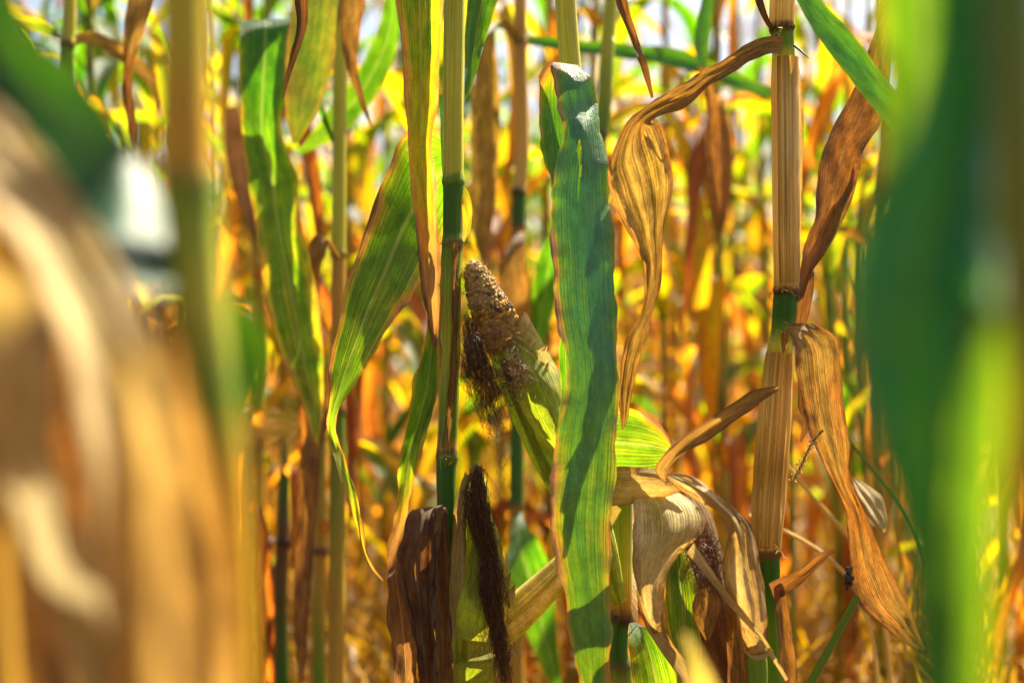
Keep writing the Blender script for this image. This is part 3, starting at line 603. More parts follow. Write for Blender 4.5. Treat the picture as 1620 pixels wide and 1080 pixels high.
for q in range(420):
    j = int(gk.integers(2, len(H) - 1)); a = gk.uniform(0, 6.283); nd = np.cos(a) * A[j] + np.sin(a) * B[j]; p0 = H[j, :3] + nd * (H[j, 3] + .0005); dd = nd * gk.uniform(.3, 1) + T[j] * gk.normal(-.4, .7) + gk.normal(0, .5, 3)
    dd /= np.linalg.norm(dd); L_ = gk.uniform(.002, .007); bendv = gk.normal(0, .002, 3)
    tube_into(hb, np.array([p0, p0 + dd * L_ * .5 + bendv * .4, p0 + dd * L_ + bendv]), [.00022, .0002, .0001], 3, seed=q)
hb.build("silk_stubs", M['palesilk'], e1)
# husk leaves around the cob mouth
leaf(e1, [(905, 770, 940, 740, 1.235), (850, 690, 905, 655, 1.222, .004), (818, 630, 890, 600, 1.222, .006), (806, 575, 868, 560, 1.228, .01), (806, 535, 848, 522, 1.238, .012), (818, 505, 834, 494, 1.245)], M['husk'], "husk_leaf", dry=[.12, .14, .17, .22, .36, .7], nu=15, seed=62, curl=.012, ragged=3)
leaf(e1, [(868, 640, 900, 640, 1.245), (855, 580, 888, 610, 1.245), (842, 540, 878, 585, 1.25), (832, 510, 862, 555, 1.256), (828, 490, 842, 520, 1.262)], M['husk'], "husk_leaf", dry=[.3, .5, .7, .75, .8], nu=9, seed=63, ragged=4, ruffle=(.004, .02))
leaf(e1, [(905, 790, 860, 760, 1.24), (862, 720, 838, 700, 1.236), (832, 650, 812, 640, 1.236), (812, 590, 796, 590, 1.24), (800, 545, 786, 555, 1.246)], M['husk'], "husk_leaf", dry=[.08, .1, .15, .3, .6], nu=11, seed=64, curl=.006, ragged=2)
for q in range(9):
    x0, y0 = 812 + q * 6.5 + gk.uniform(-3, 3), 505 + q * 9 + gk.uniform(-5, 5); dx, dy = gk.uniform(-6, 16), gk.uniform(-22, -6)
    leaf(e1, [(x0 - 3, y0 + 14, x0 + 4, y0 + 18, 1.235), (x0 - 2, y0, x0 + 3, y0 + 2, 1.232), (x0 + dx, y0 + dy, x0 + dx + 1, y0 + dy + 1, 1.23 + gk.uniform(-.01, .01))], M['husk'], "husk_shred", dry=.72, nu=4, nv=8, seed=70 + q)
sk = MB(); pth = np.array([P(x, y, d) for x, y, d in [(741, 495, 1.238), (745, 525, 1.228), (755, 570, 1.218), (768, 620, 1.216), (776, 665, 1.216), (784, 700, 1.216)]])
strands_into(sk, pth, np.array([4, 10, 17, 19, 15, 14]) * KX * 1.22, 200, .00025, 9, stray=.2, kink=.0035, t0=(0, .5), t1=(.45, .93))
strands_into(sk, pth, np.array([4, 12, 24, 26, 22, 20]) * KX * 1.25, 110, .0002, 10, stray=.5, kink=.006, t0=(0, .5), t1=(.5, 1))
pth = np.array([P(x, y, d) for x, y, d in [(812, 548, 1.218), (814, 570, 1.212), (812, 598, 1.21), (800, 630, 1.212), (796, 670, 1.214)]])
strands_into(sk, pth, np.array([10, 18, 22, 20, 10]) * KX * 1.25, 90, .0002, 11, stray=.4, kink=.007, t0=(0, .4), t1=(.4, .95))
sk.build("silk", M['silk'], e1)
sk = MB(); pth = np.array([P(x, y, 1.214) for x, y in [(780, 640), (790, 690), (796, 740), (790, 790)]])
strands_into(sk, pth, np.array([14, 14, 10, 8]) * KX * 1.2, 26, .00018, 12, stray=.5, kink=.005, t0=(0, .3), t1=(.4, 1)); sk.build("loose_silk", M['palesilk'], e1); sk = MB()
pth = np.array([P(x, y, 1.222) for x, y in [(775, 500), (792, 525), (800, 560)]])
strands_into(sk, pth, np.array([22, 26, 26]) * KX * 1.22, 36, .0002, 13, stray=.3, kink=.006, t0=(0, .5), t1=(.3, 1)); sk.build("silk", M['palesilk'], e1)

# ------------------------------------------------------------------ RIGHT PLANT: dry straw coloured stalk
D3 = 1.25
h3 = make_root(1205, D3, "straw coloured dry corn stalk with brown arching leaves and green joints", group="sharp corn plants in front")
stalk(h3, [(1236, -1250, 9, OCH), (1238, -500, 15, TAN), (1238, -60, 19, TN2), (1238, 0, 20, TN2), (1237, 34, 19.5, TAN), (1237, 42, 20.5, BRN), (1237, 47, 20, DBR), (1238, 54, 17.5, MG), (1239, 72, 17, MG), (1240, 90, 18, YG), (1240, 120, 19.5, TAN), (1241, 180, 20.5, TAN), (1243, 300, 21, TN2), (1244, 440, 19.5, TAN), (1244, 452, 19.5, OCH), (1244, 458, 21, BRN),
           (1244, 464, 20, DBR), (1243, 470, 19, DG), (1241, 500, 19, DG), (1239, 525, 19, MG), (1236, 545, 20, YG), (1233, 575, 23, OCH), (1226, 650, 25, TAN), (1219, 740, 26, OCH), (1215, 820, 25, OCH), (1213, 862, 23, TAN), (1213, 870, 23, BRN), (1214, 878, 22, BRN), (1215, 886, 18.5, DG), (1216, 930, 17, DG), (1220, 1000, 16, MG), (1224, 1100, 17, MG), (1215, 1400, 18, OCH), (1205, ground_px(D3) + 8, 20, OCH)],
      M['sheath'], D3, seed=3, rib=.035, ns=28)
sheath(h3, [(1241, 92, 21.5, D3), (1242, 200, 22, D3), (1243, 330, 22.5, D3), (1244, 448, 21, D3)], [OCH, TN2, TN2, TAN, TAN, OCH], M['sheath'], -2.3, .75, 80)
leaf(h3, [(1254, 95, 1262, 92, 1.25), (1257, 150, 1269, 140, 1.252), (1259, 220, 1271, 210, 1.254), (1262, 300, 1270, 290, 1.252), (1263, 378, 1266, 372, 1.25)], M['husk'], "sheath_edge", dry=.68, nu=7, seed=81, ragged=1.5)
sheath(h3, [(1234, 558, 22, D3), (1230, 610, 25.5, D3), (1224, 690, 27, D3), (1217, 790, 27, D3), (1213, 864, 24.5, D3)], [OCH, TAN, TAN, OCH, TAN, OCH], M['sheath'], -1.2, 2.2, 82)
# arching dry leaf that hangs on the left
leaf(h3, [(1240, 56, 1236, 86, 1.232), (1217, 57, 1228, 84, 1.225, .0, .004), (1175, 75, 1187, 98, 1.21, 0, .006), (1122, 107, 1132, 131, 1.195, 0, .008), (1080, 132, 1082, 170, 1.185, .0, .010), (1031, 161, 1044, 184, 1.178, 0, .008), (992, 196, 1030, 194, 1.176, .0, .006), (963, 260, 1042, 196, 1.182, .006, .003), (968, 310, 1062, 250, 1.192, .01, .002),
          (984, 350, 1063, 300, 1.198, .01, .003), (1004, 388, 1052, 350, 1.20, .006, .006), (1020, 432, 1048, 420, 1.20, -.006, .006), (1014, 490, 1040, 470, 1.20, -.012, .004), (992, 535, 1028, 520, 1.20, -.008, .004), (981, 590, 1012, 570, 1.202, 0, .004), (980, 640, 1000, 628, 1.205), (983, 680, 990, 675, 1.21)],
     M['dry'], dry=[.6, .6, .62, .6, .6, .58, .5, .45, .5, .55, .6, .62, .6, .55], nu=27, seed=83, ruffle=(.004, .05), pleat=(2.6, .0022), ragged=3.5, crumple=0.0022, label="dry brown leaf arching over and hanging in crinkled folds")
leaf(h3, [(1030, 185, 1040, 190, 1.195), (1044, 215, 1050, 212, 1.2), (1056, 240, 1060, 238, 1.2)], M['dry'], "leaf_scrap", dry=.85, nu=5, seed=84)
# brown leaf rising to the right
leaf(h3, [(1262, 478, 1272, 470, 1.25), (1264, 445, 1285, 430, 1.254, .01, .004), (1271, 400, 1305, 402, 1.258, .012, .007), (1288, 342, 1330, 345, 1.262, .012, .008), (1293, 296, 1356, 285, 1.266, .01, .008), (1300, 240, 1366, 238, 1.27, .006, .008), (1322, 196, 1396, 192, 1.275, .004, .006), (1346, 150, 1402, 160, 1.28, 0, .006), (1372, 92, 1410, 100, 1.285, -.006, .006), (1388, 30, 1418, 30, 1.29), (1400, -60, 1424, -60, 1.29, 0, .005), (1412, -140, 1420, -140, 1.28)],
     M['dry'], dry=[.85, .82, .8, .82, .85, .82, .72, .72, .8, .85], nu=17, seed=85, ruffle=(.003, .06), ragged=3, crumple=0.0022, label="rusty brown blade rising behind the stalk")
leaf(h3, [(1268, 415, 1290, 420, 1.275), (1290, 370, 1318, 380, 1.276), (1325, 310, 1344, 325, 1.278), (1350, 270, 1357, 280, 1.28), (1357, 245, 1360, 250, 1.28)], M['dry'], "leaf_fold", dry=[.78, .72, .72, .8], nu=9, seed=86)
leaf(h3, [(1256, 540, 1268, 540, 1.27), (1259, 500, 1278, 505, 1.268), (1266, 455, 1287, 460, 1.266), (1276, 425, 1288, 430, 1.266)], M['dry'], "leaf_fold", dry=.85, nu=8, seed=87)
# dark green folded blade across the top
leaf(h3, [(1242, -120, 1240, -90, 1.235), (1268, -95, 1236, -50, 1.20, 0, .004), (1292, -8, 1260, 2, 1.175, .016, .006), (1318, 22, 1276, 30, 1.165, .016, .006), (1350, 55, 1304, 72, 1.155, .016, .006), (1400, 124, 1350, 132, 1.14, .016, .006), (1432, 166, 1396, 188, 1.13, .016, .006), (1490, 240, 1450, 262, 1.115, .016, .005), (1560, 350, 1530, 372, 1.10, .016, .004), (1590, 450, 1580, 455, 1.09)],
     M['teal'], dry=[.1, .06, .05, .05, .06, .1], nu=17, seed=88, ruffle=(.002, .06), ragged=1, label="stiff dark green blade folded along its midrib, slanting down")
# dry leaf folding over at the middle joint and hanging to the right
leaf(h3, [(1238, 560, 1248, 545, 1.228), (1236, 528, 1250, 514, 1.218, 0), (1246, 526, 1284, 512, 1.208, .002, .002), (1256, 552, 1320, 532, 1.198, .002, .005), (1262, 602, 1332, 590, 1.195, .002, .006), (1272, 650, 1335, 647, 1.195, .002, .006), (1285, 693, 1343, 702, 1.196, .002, .005), (1303, 735, 1344, 738, 1.198, -.004, .004), (1322, 775, 1346, 762, 1.20, -.008, .003), (1338, 812, 1364, 798, 1.202, -.008, .003),
          (1342, 850, 1384, 848, 1.204, -.006, .005), (1346, 912, 1408, 900, 1.206, -.004, .006), (1362, 958, 1432, 950, 1.208, -.002, .005), (1408, 1000, 1446, 978, 1.21, 0, .003), (1440, 1022, 1456, 1006, 1.212), (1462, 1028, 1464, 1026, 1.212)],
     M['dry'], dry=[.6, .62, .58, .56, .58, .6, .7, .76, .68, .62, .62, .6], nu=25, seed=89, ruffle=(.004, .06), pleat=(1.4, .0018), ragged=2.2, de=(.2, .15), crumple=0.0028, label="ochre dry leaf folded over the joint and twisting down to the right")
leaf(h3, [(1347, 756, 1351, 754, 1.20), (1353, 778, 1370, 764, 1.195, .012), (1368, 806, 1393, 786, 1.19, .016), (1388, 832, 1404, 815, 1.188, .01), (1399, 842, 1404, 836, 1.188)], M['husk'], "leaf_fold", dry=.66, nu=9, seed=90, ragged=5, pleat=(2.5, .003))
leaf(h3, [(1262, 590, 1268, 592, 1.21), (1264, 640, 1274, 640, 1.205), (1270, 670, 1280, 676, 1.203), (1264, 698, 1268, 700, 1.205)], M['dry'], "leaf_scrap", dry=.85, nu=5, seed=91, ragged=3)
leaf(h3, [(1322, 867, 1323, 871, 1.20), (1306, 871, 1310, 880, 1.20), (1288, 881, 1298, 893, 1.205, 0, .004), (1264, 900, 1280, 914, 1.21, 0, .006), (1238, 911, 1256, 932, 1.216, 0, .006), (1216, 922, 1226, 950, 1.228)], M['dry'], dry=[1, .92, .85, .85, .9], nu=11, seed=92, ragged=3, crumple=0.0018, label="small curled brown leaf pointing away from the stalk")
leaf(h3, [(1224, 930, 1240, 908, 1.225), (1228, 975, 1250, 965, 1.222, .005, .004), (1234, 1035, 1256, 1025, 1.222, .005, .005), (1242, 1100, 1262, 1090, 1.224), (1250, 1180, 1258, 1180, 1.23)], M['dry'], dry=.78, nu=9, seed=93, ragged=2)
leaf(h3, [(1190, -60, 1204, -64, 1.24), (1189, -15, 1202, -15, 1.235, .004), (1200, 16, 1211, 12, 1.235), (1211, 38, 1218, 33, 1.238), (1222, 50, 1226, 46, 1.245)], M['dry'], "leaf_scrap", dry=.95, nu=6, seed=94)
mb = MB(); tube_into(mb, [P(1256, 72, 1.24), P(1266, 80, 1.235), P(1280, 92, 1.23)], [.0012, .001, .0004], 6, DBR); mb.build("broken_fibre", M['stem'], h3)

gs = np.random.default_rng(44)
for par, boxes in ((h1, [(690, 730, 380, 400), (640, 712, 790, 1000), (706, 716, 720, 740)]), (h3, [(1215, 1265, 460, 480), (1215, 1270, 505, 545), (1195, 1235, 865, 885), (1220, 1262, 40, 95)])):
    for bx in boxes:
        fb = MB()
        for q in range(3):
            x, y = gs.uniform(bx[0], bx[1]), gs.uniform(bx[2], bx[3]); d = 1.226 + gs.normal(0, .003); a = gs.uniform(0, 6.28); L_ = gs.uniform(5, 22)
            pth = [P(x, y, d)]
            for k in range(5): a += gs.normal(0, .7); pth.append(P(x + L_ * (k + 1) / 5 * math.cos(a), y + L_ * (k + 1) / 5 * math.sin(a) + k * k * .4, d - .002 * k))
            tube_into(fb, np.array(pth), np.linspace(.0005, .00015, 6), 4, [OCH, BRN, TAN][q % 3])
        fb.build("loose_fibre", M['stem'], par)
# dried ear of a short shoot between the middle and the right plant
h4 = make_root(1195, 1.22, "short shoot carrying a withered ear in peeled pale husks beside the straw coloured stalk", group="sharp corn plants in front")
stalk(h4, [(1160, 880, 12, OCH, 1.21), (1178, 960, 15, OCH, 1.21), (1194, 1024, 17, OCH, 1.21), (1196, 1031, 18, BRN, 1.21), (1197, 1038, 16, MG, 1.21), (1199, 1100, 15, MG, 1.21), (1198, 1400, 17, OCH, 1.215), (1195, ground_px(1.22) + 8, 18, OCH, 1.22)], M['stem'], 1.21, seed=4)
mb = MB(); lathe_px(mb, [(1075, 775, 14), (1085, 810, 34), (1095, 870, 44), (1108, 940, 46), (1125, 1010, 40), (1150, 1075, 26), (1180, 1150, 12)], 1.255, dry=1.0, seed=100, rib=.03)
e3 = mb.build("ear", M['husk'], h4, "withered ear with dark interior and peeled husks")
leaf(e3, [(950, 742, 955, 800, 1.262), (985, 738, 990, 798, 1.235, 0, -.006), (1020, 739, 1028, 792, 1.218, 0, -.010), (1050, 744, 1062, 783, 1.208, 0, -.01), (1078, 752, 1088, 772, 1.205), (1096, 762, 1098, 768, 1.205)], M['husk'], "husk_leaf", dry=[.72, .74, .74, .76, .8], nu=15, seed=101, pleat=(2, .0015))
leaf(e3, [(1052, 752, 1056, 748, 1.20), (1072, 772, 1082, 749, 1.192, 0, -.006), (1098, 790, 1112, 760, 1.182, 0, -.01), (1128, 805, 1142, 788, 1.175, .004, -.010), (1152, 834, 1172, 813, 1.172, .008, -.01), (1150, 862, 1192, 850, 1.174, .01, -.01), (1143, 892, 1202, 885, 1.178, .01, -.010), (1152, 940, 1212, 938, 1.184, .008, -.012), (1168, 990, 1213, 990, 1.19, .006, -.012), (1182, 1030, 1212, 1028, 1.196, .0, -.008)],
     M['husk'], "husk_leaf", dry=[.74, .72, .72, .74, .76, .74, .72, .74, .8], nu=19, seed=102, pleat=(2.5, .0015), crumple=0.0024, ragged=3, label="ochre husk leaf arching over and down to the joint")
leaf(e3, [(1000, 786, 1066, 776, 1.235), (1001, 792, 1085, 784, 1.215, .004, -.008), (1001, 815, 1110, 806, 1.198, .01, -.014), (1002, 850, 1112, 838, 1.188, .016, -.016), (1002, 885, 1074, 880, 1.182, .014, -.014), (1006, 925, 1050, 930, 1.18, .008, -.01), (1016, 965, 1048, 968, 1.18, 0, -.008), (1034, 1003, 1050, 998, 1.182)], M['husk'], "husk_leaf", dry=[.6, .58, .55, .56, .62, .66, .68, .8], nu=21, seed=103, pleat=(1.5, .002), ruffle=(.005, .05), crumple=0.0022, ragged=3.5, label="cream papery husk leaf peeled back and hanging")
leaf(e3, [(1086, 874, 1098, 858, 1.172), (1105, 898, 1116, 886, 1.17, 0, .003), (1138, 938, 1147, 930, 1.17, 0, .003), (1172, 978, 1180, 971, 1.172, 0, .002), (1205, 1018, 1212, 1012, 1.175), (1243, 1077, 1247, 1073, 1.18)], M['husk'], "husk_leaf", dry=[.66, .64, .62, .62, .66], nu=8, seed=104, label="narrow pale strip of husk slanting downwards")
leaf(e3, [(1230, 611, 1233, 616, 1.19), (1208, 613, 1216, 628, 1.188, 0, .005), (1180, 624, 1190, 648, 1.184, 0, .008), (1146, 644, 1158, 668, 1.18, 0, .009), (1110, 670, 1122, 694, 1.178, 0, .009), (1075, 694, 1086, 716, 1.18, 0, .006), (1046, 722, 1066, 736, 1.184, 0, .004), (1036, 742, 1054, 752, 1.19), (1050, 762, 1056, 760, 1.2)], M['husk'], "husk_leaf", dry=[.9, .88, .85, .86, .85, .82, .85], nu=13, seed=105, pleat=(1.5, .002), crumple=0.002, ragged=2.5, label="curled brown husk tip pointing up to the right")
leaf(e3, [(1104, 930, 1130, 925, 1.20), (1094, 962, 1141, 955, 1.195, 0, .006), (1104, 990, 1134, 985, 1.197), (1116, 1012, 1122, 1012, 1.2)], M['dry'], "husk_leaf", dry=.68, nu=9, seed=106)
leaf(e3, [(1058, 885, 1084, 866, 1.218), (1052, 925, 1100, 915, 1.212, 0, -.006), (1056, 980, 1106, 975, 1.212, 0, -.008), (1066, 1040, 1110, 1035, 1.214), (1076, 1120, 1100, 1120, 1.22)], M['green'], "husk_leaf", dry=[.3, .28, .26, .3], nu=13, seed=107)
leaf(e3, [(1006, 935, 1018, 930, 1.192), (1018, 980, 1040, 972, 1.186, 0, .004), (1045, 1030, 1066, 1018, 1.182, 0, .004), (1085, 1085, 1106, 1072, 1.18), (1120, 1140, 1130, 1135, 1.18)], M['husk'], "husk_leaf", dry=[.7, .74, .72, .7], nu=9, seed=108)
leaf(e3, [(1147, 905, 1160, 900, 1.225), (1146, 960, 1172, 955, 1.22, 0, .005), (1150, 1030, 1182, 1026, 1.218, 0, .006), (1152, 1110, 1190, 1110, 1.22)], M['dry'], "husk_leaf", dry=.72, nu=9, seed=109, pleat=(3, .0015))
leaf(e3, [(1150, 795, 1158, 812, 1.21), (1168, 808, 1182, 832, 1.208), (1188, 830, 1194, 850, 1.21)], M['dry'], "husk_leaf", dry=.95, nu=7, seed=110, ragged=4)
leaf(e3, [(1170, 1020, 1174, 1026, 1.186), (1186, 1034, 1190, 1042, 1.184), (1208, 1034, 1210, 1041, 1.186), (1222, 1026, 1223, 1030, 1.19)], M['husk'], "husk_shred", dry=.65, nu=5, seed=111)
sk = MB(); pth = np.array([P(x, y, 1.2) for x, y in [(1098, 820), (1108, 860), (1118, 905), (1122, 950)]])
strands_into(sk, pth, np.array([16, 24, 22, 10]) * KX * 1.2, 90, .0003, 15, stray=.3, kink=.005, t0=(0, .5), t1=(.5, 1)); sk.build("silk", M['silk'], e3)

# ------------------------------------------------------------------ plants just behind the sharp ones
DM = 1.72
m1 = make_root(535, DM, "slightly blurred corn plant whose long green blade is folded over at the top", group="corn plants just behind")
stalk(m1, [(545, -900, 6, YG), (540, -60, 10, YG), (537, 200, 11, YG), (536, 395, 11, YG), (536, 402, 13, BRN), (536, 412, 11, OCH), (534, 640, 12, OCH), (534, 650, 14, BRN), (534, 660, 12, MG), (533, 1000, 13, OCH), (535, ground_px(DM) + 6, 14, OCH)], M['stem'], DM, seed=5)
leaf(m1, [(532, 240, 540, 260, DM), (470, 120, 500, 140, 1.71), (410, 60, 455, 62, 1.70), (384, 33, 458, 30, 1.685, 0), (380, 42, 460, 40, 1.665, 0), (378, 90, 460, 88, 1.65, 0, .006), (379, 150, 452, 150, 1.645, 0, .008), (383, 215, 446, 210, 1.645, .004, .010), (392, 285, 468, 272, 1.645, .006, .012), (404, 360, 476, 350, 1.645, .006, .012),
          (415, 440, 494, 425, 1.645, .004, .012), (430, 515, 506, 500, 1.645, 0, .012), (450, 575, 511, 565, 1.645, 0, .01), (472, 625, 512, 622, 1.645, 0, .008), (490, 675, 508, 672, 1.645), (500, 702, 503, 702, 1.645)],
     M['green'], dry=[.06, .05, .04, .04, .06, .15, .24, .26, .28, .3, .45], nu=15, seed=120, ruffle=(.005, .07), de=(.3, .2), label="long green blade folded at the top and hanging, yellow lower half")
leaf(m1, [(540, -330, 545, -300, DM), (505, -260, 550, -240, 1.66, 0, .006), (475, -60, 548, -60, 1.62, 0, .01), (456, 50, 536, 40, 1.61, 0, .012), (450, 135, 522, 120, 1.61, 0, .01), (454, 195, 500, 182, 1.612), (463, 228, 474, 224, 1.615)], M['teal'], dry=[.3, .34, .36, .36, .4], nu=11, seed=121)
leaf(m1, [(546, -330, 552, -330, DM), (560, -250, 585, -250, 1.66), (540, -80, 582, -80, 1.62, 0, .006), (536, 10, 578, 10, 1.615, 0, .008), (541, 70, 566, 70, 1.615, 0, .006), (552, 120, 568, 118, 1.615), (570, 165, 578, 162, 1.615), (586, 200, 588, 200, 1.615)], M['dry'], dry=[.5, .55, .6, .75, .9], nu=9, seed=122)
leaf(m1, [(530, 405, 540, 410, 1.71), (500, 370, 520, 380, 1.69), (488, 400, 512, 410, 1.68), (484, 500, 505, 500, 1.68, 0, .006), (480, 600, 508, 600, 1.68), (486, 700, 500, 700, 1.68)], M['dry'], dry=[.6, .7, .6, .6], nu=9, seed=123)
leaf(m1, [(530, 640, 538, 650, 1.72), (500, 660, 520, 670, 1.70), (480, 700, 510, 710, 1.69), (470, 820, 500, 820, 1.69, 0, .006), (465, 960, 490, 950, 1.69), (472, 1080, 480, 1080, 1.69)], M['dry'], dry=[.7, .75, .8], nu=9, seed=124)
leaf(m1, [(545, -200, 550, -190, 1.74), (600, -120, 615, -80, 1.76), (600, 40, 630, 70, 1.78, 0, .006), (560, 120, 590, 160, 1.78, 0, .006), (500, 200, 520, 225, 1.78), (470, 240, 475, 246, 1.78)], M['green'], dry=[.1, .15, .2], nu=9, seed=125)

D5 = 1.95
m2 = make_root(822, D5, "slightly blurred tan corn stalk with dark joints between the green stalk and the bluish blade", group="corn plants just behind")
stalk(m2, [(824, -800, 6, TAN), (823, -60, 10, TAN), (823, 60, 10.5, OCH), (823, 68, 12, BRN), (823, 76, 10.5, OCH), (822, 295, 11, TAN), (821, 303, 13, DBR), (821, 312, 11, DG), (820, 350, 11, DG), (820, 358, 12, BRN), (820, 366, 11, OCH), (819, 560, 11, OCH), (818, 570, 12.5, DBR), (818, 580, 11, DG), (817, 790, 11.5, DG), (817, 800, 13, BRN), (817, 810, 11.5, OCH), (818, 1100, 12, OCH), (822, ground_px(D5) + 6, 13, OCH)], M['stem'], D5, seed=6)
leaf(m2, [(818, 575, 825, 580, D5), (836, 540, 852, 560, 1.9, 0, .006), (842, 470, 876, 490, 1.88, 0, .01), (850, 410, 888, 430, 1.87, 0, .01), (868, 370, 890, 385, 1.87), (884, 345, 888, 350, 1.87)], M['green'], dry=.06, nu=11, seed=130)
leaf(m2, [(815, 800, 824, 805, D5), (805, 860, 835, 835, 1.9), (800, 900, 850, 850, 1.86, 0, .01), (815, 960, 872, 900, 1.85, 0, .01), (850, 1040, 880, 1000, 1.85), (880, 1100, 890, 1090, 1.86)], M['green'], dry=[.05, .08, .12], nu=11, seed=131)
leaf(m2, [(816, 70, 826, 66, D5), (790, 45, 800, 30, 1.92, 0, .006), (765, 60, 785, 45, 1.9, 0, .008), (748, 140, 790, 130, 1.89, 0, .01), (745, 260, 788, 255, 1.89, 0, .01), (748, 350, 780, 345, 1.89, 0, .008), (760, 420, 770, 420, 1.89)], M['dry'], dry=[.55, .45, .4, .5, .62], nu=11, seed=132)
leaf(m2, [(815, 360, 826, 362, D5), (805, 385, 830, 375, 1.92), (790, 420, 830, 400, 1.9, 0, .008), (800, 500, 838, 480, 1.9, 0, .008), (822, 560, 842, 540, 1.9), (835, 600, 840, 600, 1.9)], M['dry'], dry=[.5, .6, .9], nu=9, seed=133)
leaf(m2, [(818, 60, 828, 70, D5), (850, 58, 850, 74, 1.96, 0, .004), (920, 64, 920, 84, 1.97, 0, .008), (1000, 70, 998, 94, 1.98, 0, .008), (1080, 80, 1075, 108, 1.98, 0, .008), (1150, 108, 1145, 132, 1.98, 0, .008), (1215, 136, 1210, 154, 1.97), (1275, 150, 1272, 158, 1.96)], M['teal'], dry=[.05, .05, .08, .2], nu=9, seed=134)

D6 = 1.85
m3 = make_root(1118, D6, "slightly blurred corn plant with a small brown leaf tip hanging beside the straw stalk", group="corn plants just behind")
stalk(m3, [(1075, -700, 6, YG), (972, -60, 11, YG), (962, 60, 11, LG), (952, 200, 11.5, MG), (950, 212, 13, BRN), (949, 222, 11.5, MG), (946, 400, 12, OCH), (950, 700, 12, OCH), (1000, 1200, 13, OCH), (1118, ground_px(D6) + 6, 14, OCH)], M['stem'], D6, seed=7)
leaf(m3, [(990, -230, 995, -220, D6), (1060, -150, 1075, -120, 1.8), (1110, -20, 1128, -20, 1.78, 0, .006), (1098, 70, 1122, 70, 1.78, 0, .006), (1104, 105, 1118, 108, 1.78)], M['teal'], dry=.08, nu=9, seed=140)
leaf(m3, [(1104, 105, 1120, 105, 1.78), (1118, 165, 1135, 160, 1.775, 0, .005), (1114, 230, 1140, 225, 1.775, 0, .008), (1122, 290, 1143, 285, 1.775, 0, .006), (1136, 333, 1140, 332, 1.775)], M['dry'], dry=[.6, .8, .9], nu=9, seed=141)

D7 = 1.8
for i, (px, lb, c1, c2) in enumerate([(388, "thin dark green corn stem low at the left, partly hidden by blurred brown leaves", DG, BRN), (446, "thin reddish brown corn stem low at the left, second from the blurred brown leaves", BRN, DG), (505, "thin tan and green corn stem low at the left, nearest the main stalk", OCH, MG)]):
    d = D7 + .1 * i; m = make_root(px, d, lb, group="thin stems low on the left")
    top = [640, 690, 560][i]
    stalk(m, [(px + 8, top, 3, OCH), (px + 4, top + 60, 8, c2), (px + 2, 830 + 15 * i, 10, c1), (px + 2, 842 + 15 * i, 12.5, DBR), (px + 1, 852 + 15 * i, 10.5, c1), (px, 1080, 11, c2), (px, ground_px(d) + 6, 12, OCH)], M['stem'], d, seed=8 + i)
    for q in range(3):
        y0 = top + 60 + q * 110; sx = [-1, 1, -1][(q + i) % 3]
        leaf(m, [(px - 4, y0, px + 6, y0 + 6, d), (px + sx * 18 - 6, y0 - 18, px + sx * 18 + 6, y0 - 6, d - .03), (px + sx * 26 - 10, y0 + 40, px + sx * 26 + 9, y0 + 36, d - .05, 0, .005), (px + sx * 22 - 8, y0 + 120, px + sx * 22 + 9, y0 + 118, d - .05, 0, .005), (px + sx * 28 - 2, y0 + 200, px + sx * 28 + 2, y0 + 200, d - .05)], M['field'], dry=[.7, .72, .74, .72], nu=7, seed=150 + 5 * i + q)
m4 = make_root(205, 1.75, "slightly blurred corn plant with an orange drying leaf tip at the upper left", group="corn plants just behind")
stalk(m4, [(118, -700, 6, YG), (112, -60, 10, YG), (108, 60, 10.5, YG), (107, 70, 12.5, BRN), (106, 80, 10.5, MG), (108, 400, 11, MG), (130, 1000, 12, OCH), (205, ground_px(1.75) + 6, 13, OCH)], M['stem'], 1.75, seed=12)
leaf(m4, [(112, -150, 120, -140, 1.75), (190, -160, 195, -120, 1.71), (214, -60, 246, -60, 1.68, 0, .006), (202, 0, 243, 0, 1.67, 0, .010), (196, 50, 228, 50, 1.67, 0, .008), (195, 98, 212, 95, 1.67, 0, .004), (194, 150, 210, 150, 1.67, 0, .004), (202, 200, 216, 195, 1.67), (208, 243, 213, 243, 1.67)], M['dry'], dry=[.35, .4, .45, .5, .75, .95, .95], nu=11, seed=160)
leaf(m4, [(106, 74, 112, 66, 1.75), (80, 40, 80, 58, 1.74), (40, 25, 38, 48, 1.74, 0, .006), (-30, 0, -34, 30, 1.74), (-90, 20, -90, 30, 1.74)], M['green'], dry=[.2, .4, .55], nu=9, seed=161)
leaf(m4, [(106, 64, 112, 76, 1.76), (140, 48, 138, 68, 1.78), (190, 70, 184, 92, 1.80, 0, .006), (250, 120, 240, 140, 1.82)], M['dry'], dry=[.4, .45, .6], nu=9, seed=162)

